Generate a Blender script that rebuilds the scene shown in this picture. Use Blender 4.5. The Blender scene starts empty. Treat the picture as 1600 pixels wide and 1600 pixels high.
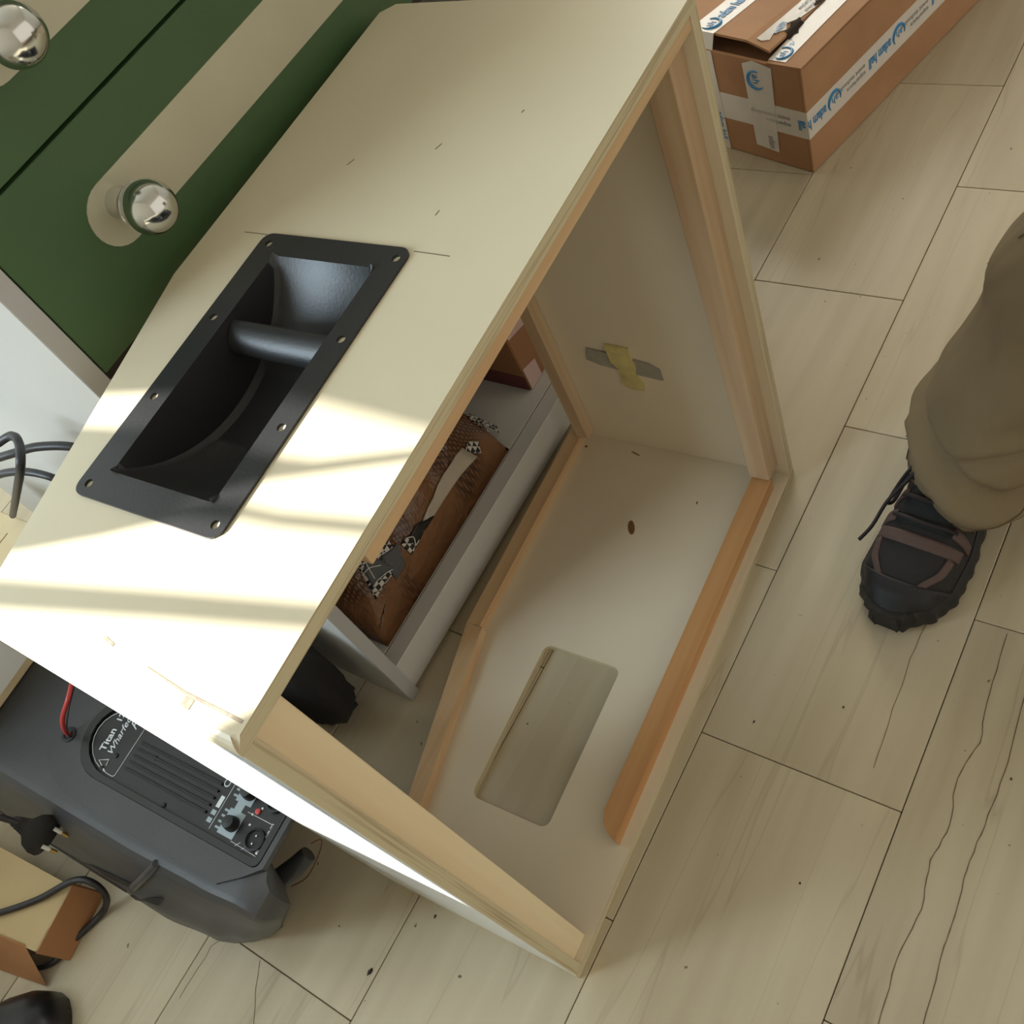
import bpy, bmesh, math, random
from mathutils import Vector, Matrix, noise

random.seed(7)
SC = bpy.context.scene
COL = SC.collection

# ------------------------------------------------------------------ camera
cam_d = bpy.data.cameras.new('camera')
cam = bpy.data.objects.new('camera', cam_d)
COL.objects.link(cam)
SC.camera = cam
RIGHT = Vector((0.44415812, -0.83164157, -0.33331045))
DOWN = Vector((-0.81279242, -0.21749438, -0.54043008))
FWD = Vector((0.37695098, 0.51094862, -0.77255386))
CAMPOS = Vector((-0.0375, -0.3626, 1.0636))
m = Matrix.Identity(4)
for i in range(3):
    m[i][0] = RIGHT[i]; m[i][1] = -DOWN[i]; m[i][2] = -FWD[i]; m[i][3] = CAMPOS[i]
cam.matrix_world = m
cam_d.sensor_width = 36.0
cam_d.lens = 1585.58 / 1600 * 36
cam_d.clip_start = 0.02

# ------------------------------------------------------------------ view, world, sun, window daylight
SC.view_settings.view_transform = 'Standard'
SC.view_settings.look = 'None'
SC.view_settings.gamma = 1
SC.view_settings.use_curve_mapping = False
SC.view_settings.exposure = 0.18

world = bpy.data.worlds.new('world')
SC.world = world
world.use_nodes = True
bg = world.node_tree.nodes['Background']
bg.inputs[0].default_value = (1.0, 0.93, 0.81, 1)
bg.inputs[1].default_value = 0.85

SUN_EL = math.radians(32)
_h = Vector((0.70, -0.714, 0)).normalized()
SUN_DIR = Vector((_h.x * math.cos(SUN_EL), _h.y * math.cos(SUN_EL), -math.sin(SUN_EL)))
sun_d = bpy.data.lights.new('sun', 'SUN')
sun_d.energy = 13.0
sun_d.color = (1.0, 0.975, 0.93)
sun_d.angle = math.radians(0.22)
sun = bpy.data.objects.new('sun', sun_d)
COL.objects.link(sun)
sun.rotation_euler = SUN_DIR.to_track_quat('-Z', 'Y').to_euler()
sun.location = (-3, 3, 3)

WN = Vector((0.97, 0.243, 0)).normalized()      # window wall: normal into the room
WB = Vector((-WN.y, WN.x, 0))                   # along the wall
W0 = Vector((-1.35, 1.65, 0))
wl_d = bpy.data.lights.new('window_daylight', 'AREA')
wl_d.shape = 'RECTANGLE'
wl_d.size = 1.5
wl_d.size_y = 1.15
wl_d.energy = 72
wl_d.color = (0.70, 0.87, 1.0)
wl = bpy.data.objects.new('window_daylight', wl_d)
COL.objects.link(wl)
wl.location = W0 + WB * 0.0 + WN * 0.10 + Vector((0, 0, 1.55))
wl.rotation_euler = WN.to_track_quat('-Z', 'Y').to_euler()

w2_d = bpy.data.lights.new('second_window_daylight', 'AREA')
w2_d.shape = 'RECTANGLE'
w2_d.size = 1.7
w2_d.size_y = 1.3
w2_d.energy = 38
w2_d.color = (1.0, 0.95, 0.86)
w2 = bpy.data.objects.new('second_window_daylight', w2_d)
COL.objects.link(w2)
w2.location = (3.38, 1.45, 1.65)
w2.rotation_euler = Vector((-1, 0.0416, 0)).to_track_quat('-Z', 'Y').to_euler()

# ------------------------------------------------------------------ frames
YAW = -0.041583
FX = Vector((math.cos(YAW), math.sin(YAW), 0))
FY = Vector((-math.sin(YAW), math.cos(YAW), 0))
def fw(a, b, z=0.0): return FX * a + FY * b + Vector((0, 0, z))

# ------------------------------------------------------------------ materials
def srgb(r, g, b):
    f = lambda c: (c / 255 / 12.92) if c / 255 <= 0.04045 else ((c / 255 + 0.055) / 1.055) ** 2.4
    return (f(r), f(g), f(b), 1)

MATS = {}
def mat(name, col, rough=0.5, metal=0.0, var=0.0, vscale=20.0, bump=0.0, bscale=80.0, spec=0.5,
        stretch=(1, 1, 1), col2=None, coat=0.0):
    if name in MATS: return MATS[name]
    M = bpy.data.materials.new(name); M.use_nodes = True
    nt = M.node_tree; b = nt.nodes['Principled BSDF']
    b.inputs['Base Color'].default_value = col
    b.inputs['Roughness'].default_value = rough
    b.inputs['Metallic'].default_value = metal
    b.inputs['Specular IOR Level'].default_value = spec
    b.inputs['Coat Weight'].default_value = coat
    tc = nt.nodes.new('ShaderNodeTexCoord')
    mp = nt.nodes.new('ShaderNodeMapping'); mp.inputs['Scale'].default_value = stretch
    nt.links.new(tc.outputs['Object'], mp.inputs[0])
    if var > 0 or col2:
        n = nt.nodes.new('ShaderNodeTexNoise'); n.inputs['Scale'].default_value = vscale
        n.inputs['Detail'].default_value = 6
        nt.links.new(mp.outputs[0], n.inputs['Vector'])
        r = nt.nodes.new('ShaderNodeValToRGB')
        c2 = col2 or (col[0] * (1 - var), col[1] * (1 - var), col[2] * (1 - var), 1)
        c1 = col if col2 else tuple(min(1, c * (1 + var * 0.6)) for c in col[:3]) + (1,)
        r.color_ramp.elements[0].color = c2; r.color_ramp.elements[0].position = 0.32
        r.color_ramp.elements[1].color = c1; r.color_ramp.elements[1].position = 0.68
        nt.links.new(n.outputs['Fac'], r.inputs[0])
        nt.links.new(r.outputs[0], b.inputs['Base Color'])
    if bump > 0:
        n2 = nt.nodes.new('ShaderNodeTexNoise'); n2.inputs['Scale'].default_value = bscale
        n2.inputs['Detail'].default_value = 5
        nt.links.new(mp.outputs[0], n2.inputs['Vector'])
        bp = nt.nodes.new('ShaderNodeBump'); bp.inputs['Strength'].default_value = bump
        bp.inputs['Distance'].default_value = 0.002
        nt.links.new(n2.outputs['Fac'], bp.inputs['Height'])
        nt.links.new(bp.outputs[0], b.inputs['Normal'])
    MATS[name] = M
    return M

def ply_edge(name, axis):
    """ply layers: thin darker lines across the panel's thickness"""
    if name in MATS: return MATS[name]
    M = bpy.data.materials.new(name); M.use_nodes = True
    nt = M.node_tree; b = nt.nodes['Principled BSDF']; b.inputs['Roughness'].default_value = 0.7
    tc = nt.nodes.new('ShaderNodeTexCoord')
    mp = nt.nodes.new('ShaderNodeMapping')
    sc = [6, 6, 6]; sc[axis] = 420; mp.inputs['Scale'].default_value = sc
    nt.links.new(tc.outputs['Object'], mp.inputs[0])
    n = nt.nodes.new('ShaderNodeTexNoise'); n.inputs['Scale'].default_value = 1.0; n.inputs['Detail'].default_value = 3
    nt.links.new(mp.outputs[0], n.inputs['Vector'])
    r = nt.nodes.new('ShaderNodeValToRGB')
    r.color_ramp.elements[0].color = srgb(178, 160, 126); r.color_ramp.elements[0].position = 0.36
    r.color_ramp.elements[1].color = srgb(206, 194, 160); r.color_ramp.elements[1].position = 0.5
    nt.links.new(n.outputs['Fac'], r.inputs[0]); nt.links.new(r.outputs[0], b.inputs['Base Color'])
    MATS[name] = M; return M

def pine(name, col, col2, axis, rough=0.55):
    st = [60, 60, 60]; st[axis] = 2.2
    return mat(name, col, rough, col2=col2, vscale=1.0, stretch=tuple(st), bump=0.15, bscale=1.5)

def tile_mat():
    M = bpy.data.materials.new('travertine'); M.use_nodes = True
    nt = M.node_tree; b = nt.nodes['Principled BSDF']
    L = nt.links.new
    g = nt.nodes.new('ShaderNodeTexCoord'); oi = nt.nodes.new('ShaderNodeObjectInfo')
    add = nt.nodes.new('ShaderNodeVectorMath'); add.operation = 'ADD'
    mul = nt.nodes.new('ShaderNodeMath'); mul.operation = 'MULTIPLY'; mul.inputs[1].default_value = 37.0
    L(oi.outputs['Random'], mul.inputs[0])
    cx = nt.nodes.new('ShaderNodeCombineXYZ'); L(mul.outputs[0], cx.inputs[0]); L(mul.outputs[0], cx.inputs[1])
    L(g.outputs['Object'], add.inputs[0]); L(cx.outputs[0], add.inputs[1])
    mp = nt.nodes.new('ShaderNodeMapping'); mp.inputs['Scale'].default_value = (2.2, 26, 1)
    mp.inputs['Rotation'].default_value = (0, 0, 0.10)
    L(add.outputs[0], mp.inputs[0])
    n = nt.nodes.new('ShaderNodeTexNoise'); n.inputs['Scale'].default_value = 1.0; n.inputs['Detail'].default_value = 7
    n.inputs['Distortion'].default_value = 0.35
    L(mp.outputs[0], n.inputs['Vector'])
    r = nt.nodes.new('ShaderNodeValToRGB')
    r.color_ramp.elements[0].color = srgb(176, 161, 134); r.color_ramp.elements[0].position = 0.25
    r.color_ramp.elements[1].color = srgb(197, 185, 158); r.color_ramp.elements[1].position = 0.75
    L(n.outputs['Fac'], r.inputs[0])
    # thin veins
    mp2 = nt.nodes.new('ShaderNodeMapping'); mp2.inputs['Scale'].default_value = (0.45, 8, 1)
    mp2.inputs['Rotation'].default_value = (0, 0, 0.16)
    L(add.outputs[0], mp2.inputs[0])
    n2 = nt.nodes.new('ShaderNodeTexNoise'); n2.inputs['Scale'].default_value = 1.0; n2.inputs['Detail'].default_value = 4
    n2.inputs['Distortion'].default_value = 0.1
    L(mp2.outputs[0], n2.inputs['Vector'])
    s = nt.nodes.new('ShaderNodeMath'); s.operation = 'SUBTRACT'; s.inputs[1].default_value = 0.5; L(n2.outputs['Fac'], s.inputs[0])
    a = nt.nodes.new('ShaderNodeMath'); a.operation = 'ABSOLUTE'; L(s.outputs[0], a.inputs[0])
    mr = nt.nodes.new('ShaderNodeMapRange'); mr.inputs[1].default_value = 0.0; mr.inputs[2].default_value = 0.005
    mr.inputs[3].default_value = 0.2; mr.inputs[4].default_value = 0.0
    L(a.outputs[0], mr.inputs[0])
    mx = nt.nodes.new('ShaderNodeMix'); mx.data_type = 'RGBA'
    L(mr.outputs[0], mx.inputs[0]); L(r.outputs[0], mx.inputs[6]); mx.inputs[7].default_value = srgb(110, 92, 70)
    # pits
    n3 = nt.nodes.new('ShaderNodeTexNoise'); n3.inputs['Scale'].default_value = 90; n3.inputs['Detail'].default_value = 2
    L(add.outputs[0], n3.inputs['Vector'])
    mr3 = nt.nodes.new('ShaderNodeMapRange'); mr3.inputs[1].default_value = 0.74; mr3.inputs[2].default_value = 0.78
    L(n3.outputs['Fac'], mr3.inputs[0])
    mx2 = nt.nodes.new('ShaderNodeMix'); mx2.data_type = 'RGBA'
    L(mr3.outputs[0], mx2.inputs[0]); L(mx.outputs[2], mx2.inputs[6]); mx2.inputs[7].default_value = srgb(96, 80, 60)
    # per-tile shade
    mr4 = nt.nodes.new('ShaderNodeMapRange'); mr4.inputs[3].default_value = 0.90; mr4.inputs[4].default_value = 1.06
    L(oi.outputs['Random'], mr4.inputs[0])
    hv = nt.nodes.new('ShaderNodeHueSaturation'); L(mr4.outputs[0], hv.inputs['Value']); L(mx2.outputs[2], hv.inputs['Color'])
    L(hv.outputs[0], b.inputs['Base Color'])
    b.inputs['Roughness'].default_value = 0.34
    b.inputs['Specular IOR Level'].default_value = 0.45
    return M

def plaid(name, c1, c2, scale=90.0, rough=0.6):
    """woven check cloth"""
    if name in MATS: return MATS[name]
    M = bpy.data.materials.new(name); M.use_nodes = True
    nt = M.node_tree; b = nt.nodes['Principled BSDF']; b.inputs['Roughness'].default_value = rough
    tc = nt.nodes.new('ShaderNodeTexCoord')
    mp = nt.nodes.new('ShaderNodeMapping'); mp.inputs['Rotation'].default_value = (0, 0, 0.5)
    nt.links.new(tc.outputs['Object'], mp.inputs[0])
    ch = nt.nodes.new('ShaderNodeTexChecker'); ch.inputs['Scale'].default_value = scale
    ch.inputs[1].default_value = c1; ch.inputs[2].default_value = c2
    nt.links.new(mp.outputs[0], ch.inputs[0]); nt.links.new(ch.outputs[0], b.inputs['Base Color'])
    MATS[name] = M; return M

def gridlines(name, base, line, scale, rough=0.35):
    """brown film over a checked cloth"""
    if name in MATS: return MATS[name]
    M = bpy.data.materials.new(name); M.use_nodes = True
    nt = M.node_tree; b = nt.nodes['Principled BSDF']; b.inputs['Roughness'].default_value = rough
    tc = nt.nodes.new('ShaderNodeTexCoord')
    mp = nt.nodes.new('ShaderNodeMapping'); mp.inputs['Rotation'].default_value = (0, 0, 0.45)
    nt.links.new(tc.outputs['Object'], mp.inputs[0])
    br = nt.nodes.new('ShaderNodeTexBrick'); br.offset = 0.0
    br.inputs['Color1'].default_value = base; br.inputs['Color2'].default_value = base
    br.inputs['Mortar'].default_value = line; br.inputs['Scale'].default_value = scale
    br.inputs['Mortar Size'].default_value = 0.12; br.inputs['Brick Width'].default_value = 0.5; br.inputs['Row Height'].default_value = 0.5
    nt.links.new(mp.outputs[0], br.inputs['Vector'])
    n = nt.nodes.new('ShaderNodeTexNoise'); n.inputs['Scale'].default_value = 9; nt.links.new(tc.outputs['Object'], n.inputs['Vector'])
    r = nt.nodes.new('ShaderNodeMapRange'); r.inputs[1].default_value = 0.48; r.inputs[2].default_value = 0.58
    nt.links.new(n.outputs['Fac'], r.inputs[0])
    mx = nt.nodes.new('ShaderNodeMix'); mx.data_type = 'RGBA'
    nt.links.new(r.outputs[0], mx.inputs[0]); mx.inputs[6].default_value = base; nt.links.new(br.outputs[0], mx.inputs[7])
    nt.links.new(mx.outputs[2], b.inputs['Base Color'])
    MATS[name] = M; return M

M_PLY = mat('pale_ply_face', srgb(220, 211, 184), 0.42, col2=srgb(208, 195, 168), vscale=2.2, bump=0.05, bscale=40)
M_PLYIN = mat('ply_inside', srgb(226, 213, 188), 0.6, col2=srgb(216, 201, 174), vscale=3.0)
M_EDGE_Z = ply_edge('ply_layers_flat', 2)
M_EDGE_X = ply_edge('ply_layers_upright', 0)
M_WHITE = mat('white_gloss_laminate', srgb(232, 234, 232), 0.18)
M_PINE_X = pine('pine_along', srgb(214, 184, 142), srgb(198, 160, 118), 0)
M_PINE_XO = pine('orange_pine', srgb(202, 156, 104), srgb(186, 134, 84), 0)
M_PINE_Z = pine('pine_upright', srgb(206, 182, 148), srgb(188, 156, 122), 2)
M_PINE_ZY = pine('pale_pine_upright', srgb(240, 225, 188), srgb(234, 212, 174), 2)
M_BLACK = mat('black_steel', srgb(42, 42, 43), 0.38, spec=0.5, bump=0.08, bscale=400)
M_GREEN = mat('green_laminate', srgb(68, 96, 60), 0.42, var=0.08, vscale=6)
M_STRIP = mat('satin_inlay', srgb(198, 194, 172), 0.38, metal=0.35, var=0.05, vscale=12)
M_CHROME = mat('chrome', srgb(206, 206, 202), 0.14, metal=1.0)
M_RUBBER = mat('black_rubber', srgb(18, 18, 18), 0.5)
M_LAM = mat('grey_white_laminate', srgb(206, 204, 198), 0.4, var=0.03, vscale=5)
M_LAMEDGE = mat('grey_edge', srgb(182, 182, 182), 0.45)
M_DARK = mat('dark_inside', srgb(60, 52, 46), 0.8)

# ------------------------------------------------------------------ mesh helpers
WPOS = {}
def put(name, verts, faces, mats, parent=None, fmat=None, smooth=False, origin=None):
    verts = [Vector(v) for v in verts]
    if origin is None:
        xs = [v.x for v in verts]; ys = [v.y for v in verts]; zs = [v.z for v in verts]
        origin = Vector(((min(xs) + max(xs)) / 2, (min(ys) + max(ys)) / 2, min(zs)))
    me = bpy.data.meshes.new(name)
    me.from_pydata([v - origin for v in verts], [], faces)
    if not isinstance(mats, (list, tuple)): mats = [mats]
    for mm in mats: me.materials.append(mm)
    if fmat:
        for p, k in zip(me.polygons, fmat): p.material_index = k
    bm = bmesh.new(); bm.from_mesh(me); bmesh.ops.recalc_face_normals(bm, faces=bm.faces); bm.to_mesh(me); bm.free()
    if smooth:
        for p in me.polygons: p.use_smooth = True
    me.update()
    o = bpy.data.objects.new(name, me); COL.objects.link(o)
    pw = WPOS[parent.name] if parent else Vector((0, 0, 0))
    o.parent = parent; o.location = origin - pw
    WPOS[o.name] = Vector(origin)
    return o

def empty(name, loc, label, cat, group=None):
    o = bpy.data.objects.new(name, None); COL.objects.link(o); o.location = loc
    o.empty_display_size = 0.05
    WPOS[o.name] = Vector(loc)
    return tag(o, label, cat, group)

def tag(o, label, cat, group=None):
    o['label'] = label; o['category'] = cat
    if group: o['group'] = group
    return o

def lab(o, label): o['label'] = label; return o

def smooth_by_angle(o, deg=35):
    me = o.data
    bm = bmesh.new(); bm.from_mesh(me)
    for f in bm.faces: f.smooth = True
    for e in bm.edges:
        if len(e.link_faces) == 2 and e.calc_face_angle(0) > math.radians(deg): e.smooth = False
    bm.to_mesh(me); bm.free()
    return o

def bm_arrays(bm):
    bm.verts.ensure_lookup_table(); bm.verts.index_update()
    return [v.co.copy() for v in bm.verts], [[v.index for v in f.verts] for f in bm.faces], [f.material_index for f in bm.faces]

def box_bm(x0, x1, y0, y1, z0, z1, bev=0.0, seg=2):
    bm = bmesh.new()
    bmesh.ops.create_cube(bm, size=1.0)
    for v in bm.verts:
        v.co = Vector(((x0 + x1) / 2 + v.co.x * (x1 - x0), (y0 + y1) / 2 + v.co.y * (y1 - y0), (z0 + z1) / 2 + v.co.z * (z1 - z0)))
    if bev > 0:
        bmesh.ops.bevel(bm, geom=list(bm.edges), offset=bev, segments=seg, affect='EDGES', profile=0.5)
    return bm

def box(name, x0, x1, y0, y1, z0, z1, mt, parent=None, bev=0.0008, seg=1, xf=None, fsel=None):
    bm = box_bm(x0, x1, y0, y1, z0, z1, bev, seg)
    if fsel:
        for f in bm.faces: f.material_index = fsel(f.normal)
    v, f, k = bm_arrays(bm); bm.free()
    if xf: v = [xf(p) for p in v]
    return put(name, v, f, mt, parent, k)

def fbox(name, a0, a1, b0, b1, z0, z1, mt, parent=None, bev=0.0008, seg=1, fsel=None):
    return box(name, a0, a1, b0, b1, z0, z1, mt, parent, bev, seg, xf=lambda p: fw(p.x, p.y, p.z), fsel=fsel)

def plate_bm(outer, holes, z0, z1):
    """flat plate with holes, extruded from z0 to z1"""
    bm = bmesh.new()
    edges = []
    for loop in [outer] + holes:
        vs = [bm.verts.new((p[0], p[1], z0)) for p in loop]
        for i in range(len(vs)): edges.append(bm.edges.new((vs[i], vs[(i + 1) % len(vs)])))
    bmesh.ops.triangle_fill(bm, edges=edges, use_beauty=True)
    r = bmesh.ops.extrude_face_region(bm, geom=list(bm.faces))
    for g in r['geom']:
        if isinstance(g, bmesh.types.BMVert): g.co.z = z1
    bmesh.ops.recalc_face_normals(bm, faces=bm.faces)
    return bm

def rrect(x0, x1, y0, y1, r, n=5):
    pts = []
    for cx, cy, a0 in ((x1 - r, y1 - r, 0), (x0 + r, y1 - r, 90), (x0 + r, y0 + r, 180), (x1 - r, y0 + r, 270)):
        for i in range(n + 1):
            a = math.radians(a0 + 90 * i / n); pts.append((cx + r * math.cos(a), cy + r * math.sin(a)))
    return pts

def circ(cx, cy, r, n=12):
    return [(cx + r * math.cos(2 * math.pi * i / n), cy + r * math.sin(2 * math.pi * i / n)) for i in range(n)]

def prism(name, poly, z0, z1, mt, parent=None, xf=None):
    n = len(poly)
    v = [Vector((p[0], p[1], z0)) for p in poly] + [Vector((p[0], p[1], z1)) for p in poly]
    f = [list(range(n))[::-1], list(range(n, 2 * n))] + [[i, (i + 1) % n, n + (i + 1) % n, n + i] for i in range(n)]
    if xf: v = [xf(p) for p in v]
    return put(name, v, f, mt, parent)

def slab(name, pts, off, mt, parent=None):
    """a polygon anywhere in space, given thickness along off"""
    n = len(pts); off = Vector(off)
    v = [Vector(p) for p in pts] + [Vector(p) + off for p in pts]
    f = [list(range(n))[::-1], list(range(n, 2 * n))] + [[i, (i + 1) % n, n + (i + 1) % n, n + i] for i in range(n)]
    return put(name, v, f, mt, parent)

def catmull(P, n=8, closed=False):
    P = [Vector(p) for p in P]; out = []
    for i in range(len(P) - 1):
        p0 = P[max(i - 1, 0)]; p1 = P[i]; p2 = P[i + 1]; p3 = P[min(i + 2, len(P) - 1)]
        for k in range(n):
            t = k / n
            out.append(0.5 * ((2 * p1) + (p2 - p0) * t + (2 * p0 - 5 * p1 + 4 * p2 - p3) * t * t + (3 * p1 - p0 - 3 * p2 + p3) * t ** 3))
    out.append(P[-1]); return out

def tube(name, pts, r, mt, parent=None, sides=8, curve=True, n=8, flat=1.0):
    P = catmull(pts, n) if curve else [Vector(p) for p in pts]
    v = []; f = []
    up = Vector((0, 0, 1)); 
    t0 = (P[1] - P[0]).normalized()
    u = t0.orthogonal().normalized()
    for i, p in enumerate(P):
        t = (P[min(i + 1, len(P) - 1)] - P[max(i - 1, 0)]).normalized()
        u = (u - t * u.dot(t)).normalized(); w = t.cross(u)
        rr = r(i / (len(P) - 1)) if callable(r) else r
        for k in range(sides):
            a = 2 * math.pi * k / sides
            v.append(p + u * (math.cos(a) * rr) + w * (math.sin(a) * rr * flat))
    for i in range(len(P) - 1):
        for k in range(sides):
            f.append([i * sides + k, i * sides + (k + 1) % sides, (i + 1) * sides + (k + 1) % sides, (i + 1) * sides + k])
    f.append(list(range(sides))[::-1]); f.append([(len(P) - 1) * sides + k for k in range(sides)])
    return smooth_by_angle(put(name, v, f, mt, parent), 50)

def lathe(name, prof, origin, axis, mt, parent=None, sides=24, fm=None):
    """prof: (radius, distance along axis)"""
    axis = Vector(axis).normalized(); u = axis.orthogonal().normalized(); w = axis.cross(u); o = Vector(origin)
    v = []; f = []; km = []
    for r, d in prof:
        for k in range(sides):
            a = 2 * math.pi * k / sides
            v.append(o + axis * d + (u * math.cos(a) + w * math.sin(a)) * max(r, 1e-5))
    for i in range(len(prof) - 1):
        for k in range(sides):
            f.append([i * sides + k, i * sides + (k + 1) % sides, (i + 1) * sides + (k + 1) % sides, (i + 1) * sides + k])
            km.append(fm(i) if fm else 0)
    f.append(list(range(sides))[::-1]); km.append(km[0]); f.append([(len(prof) - 1) * sides + k for k in range(sides)]); km.append(km[-2])
    return smooth_by_angle(put(name, v, f, mt, parent, km), 40)

def text(name, body, size, pos, xd, yd, mt, parent, sx=1.0, ext=0.0002, align='LEFT', shear=0.0, bold=0.0):
    cu = bpy.data.curves.new('lettering', 'FONT'); cu.body = body; cu.size = size; cu.align_x = align
    cu.shear = shear; cu.offset = bold; cu.resolution_u = 3; cu.extrude = ext
    ob = bpy.data.objects.new('lettering_source', cu)
    COL.objects.link(ob)
    me = bpy.data.meshes.new_from_object(ob.evaluated_get(bpy.context.evaluated_depsgraph_get()))
    xd = Vector(xd).normalized(); yd = Vector(yd).normalized(); zd = xd.cross(yd); pos = Vector(pos)
    v = [pos + xd * (q.co.x * sx) + yd * q.co.y + zd * (q.co.z + ext) for q in me.vertices]
    f = [list(p.vertices) for p in me.polygons]
    bpy.data.objects.remove(ob); bpy.data.curves.remove(cu); bpy.data.meshes.remove(me)
    return put(name, v, f, mt, parent)

def structure(o): o['kind'] = 'structure'; return o

# ================================================================== SETTING
# floor bed and stone tiles
floor = structure(fbox('floor', -2.2, 4.0, -3.0, 3.2, -0.05, -0.0035, mat('grout', srgb(96, 82, 62), 0.9), bev=0))
M_TILE = tile_mat()
TL, TW = 0.436, 0.2145
rows = [(-0.2245 + TW * k) for k in range(-5, 8)]
offs = {0: 0.28, 1: 0.06, 2: -0.155, -1: 0.071}
tile_me = None
for k in range(-5, 8):
    y0 = -0.2235 + (TW) * k if k < 0 else [-0.2235, -0.006, 0.2045][k] if k < 3 else 0.4225 + TW * (k - 3)
    y1 = [-0.006, 0.2045, 0.4225][k] if 0 <= k < 3 else y0 + TW
    x0 = offs.get(k, random.uniform(0, TL))
    x = x0 - TL * math.ceil((x0 + 1.0) / TL)
    while x < 2.7:
        cx, cy = x + TL / 2, (y0 + y1) / 2
        if tile_me is None:
            bm = box_bm(-TL / 2 + 0.0005, TL / 2 - 0.0005, -TW / 2 + 0.0005, TW / 2 - 0.0005, -0.0035, 0.0, 0.0007, 1)
            tile_me = bpy.data.meshes.new('tile'); bm.to_mesh(tile_me); bm.free(); tile_me.materials.append(M_TILE)
        t = bpy.data.objects.new('tile', tile_me); COL.objects.link(t)
        t.parent = floor
        t.location = fw(cx, cy, -random.uniform(0, 0.0003)) - WPOS['floor']
        t.rotation_euler = (0, 0, YAW)
        t.scale = (1, (y1 - y0) / TW, 1)
        x += TL

# walls (outside the view), window with daylight
M_WALL = mat('white_plaster', srgb(224, 220, 210), 0.9, var=0.03, vscale=3)
def wbox(name, s0, s1, z0, z1, d0, d1, mt, parent=None, bev=0.0):
    f = lambda p: W0 + WB * p.x + WN * p.y + Vector((0, 0, p.z))
    return box(name, s0, s1, d0, d1, z0, z1, mt, parent, bev=bev, xf=f)
WS0, WS1, WZ0, WZ1 = -0.78, 0.78, 0.95, 2.45
wall = structure(wbox('wall_left', -3.2, WS0, 0, 2.7, -0.25, 0.0, M_WALL))
structure(wbox('wall_left', WS1, 1.5, 0, 2.7, -0.25, 0.0, M_WALL))
structure(wbox('wall_left', WS0, WS1, 0, WZ0, -0.25, 0.0, M_WALL))
structure(wbox('wall_left', WS0, WS1, WZ1, 2.7, -0.25, 0.0, M_WALL))
structure(fbox('ceiling', -2.2, 4.0, -3.0, 3.2, 2.7, 2.75, M_WALL, bev=0))
structure(fbox('wall_back', -2.0, 3.6, 3.05, 3.15, 0.0, 2.7, M_WALL, bev=0))
pa, pb_ = Vector((-0.80, 0.62, 0)), Vector((-0.14, 1.27, 0))
pdn = (pb_ - pa).normalized(); pnn = Vector((-pdn.y, pdn.x, 0)) * 0.08
structure(slab('light_blocker', [pa, pb_, pb_ + pnn, pa + pnn], (0, 0, 0.62), M_WALL))  # unseen low blocker, added to keep window light off the left floor
# far wall on the right with the second window
ZW0, ZW1 = 0.95, 2.35
YW0, YW1 = 0.45, 2.35
for a0, a1, z0, z1 in ((-3.0, YW0, 0.0, 2.7), (YW1, 3.05, 0.0, 2.7), (YW0, YW1, 0.0, ZW0), (YW0, YW1, ZW1, 2.7)):
    structure(fbox('wall_right', 3.35, 3.55, a0 + 0.14, a1 + 0.14, z0, z1, M_WALL, bev=0))
win2 = bpy.data.objects.new('window_2', None); COL.objects.link(win2); win2.location = fw(3.45, 1.54, ZW0); WPOS['window_2'] = Vector(win2.location); win2['kind'] = 'structure'
for a0, a1, z0, z1 in ((YW0, YW1, ZW0, ZW0 + 0.05), (YW0, YW1, ZW1 - 0.05, ZW1), (YW0, YW0 + 0.05, ZW0 + 0.05, ZW1 - 0.05), (YW1 - 0.05, YW1, ZW0 + 0.05, ZW1 - 0.05), (1.37, 1.43, ZW0 + 0.05, ZW1 - 0.05)):
    fbox('window_frame', 3.48, 3.53, a0 + 0.14, a1 + 0.14, z0, z1, mat('white_window_frame', srgb(235, 235, 230), 0.4), win2)
win = bpy.data.objects.new('window_1', None); COL.objects.link(win); win.location = W0 + Vector((0, 0, WZ0)); WPOS['window_1'] = Vector(win.location)
win['kind'] = 'structure'
M_FRAME = mat('white_window_frame', srgb(235, 235, 230), 0.4)
for a, b_, c, d in ((WS0, WS1, WZ0, WZ0 + 0.05), (WS0, WS1, WZ1 - 0.05, WZ1), (WS0, WS0 + 0.05, WZ0 + 0.05, WZ1 - 0.05), (WS1 - 0.05, WS1, WZ0 + 0.05, WZ1 - 0.05)):
    wbox('window_frame', a, b_, c, d, -0.17, -0.11, M_FRAME, win)

def sunspot(q, y, z=0.64):
    """where the sun ray that lands at (q, y) on the cabinet's top crosses the window plane"""
    T = Vector((q - 0.25 * (y - 0.06), y, z))
    d = -0.14
    k = (WN.dot(T - W0) - d) / WN.dot(SUN_DIR)
    Q = T - SUN_DIR * k
    return (Q - W0).dot(WB), Q.z
def screen(name, poly, parent, mt, d=-0.14, th=0.004):
    pts = [W0 + WB * s + WN * d + Vector((0, 0, z)) for s, z in poly]
    return slab(name, pts, WN * th, mt, parent)
M_GOBO = mat('gobo_sheet', srgb(214, 208, 196), 0.9)
gobo = empty('sun_gobo', W0 + Vector((0, 0, 2.05)), 'added unseen blind with bent slats in the window', 'gobo')  # unseen gobo added to shape the sun streaks on the cabinet top
zt = sunspot(0.231, 0.1)[1]
screen('gobo_sheet', [(WS0 + 0.05, zt), (WS1 - 0.05, zt), (WS1 - 0.05, WZ1 - 0.05), (WS0 + 0.05, WZ1 - 0.05)], gobo, M_GOBO)
def sp(*a): return [sunspot(q, y) for q, y in a]
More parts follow.
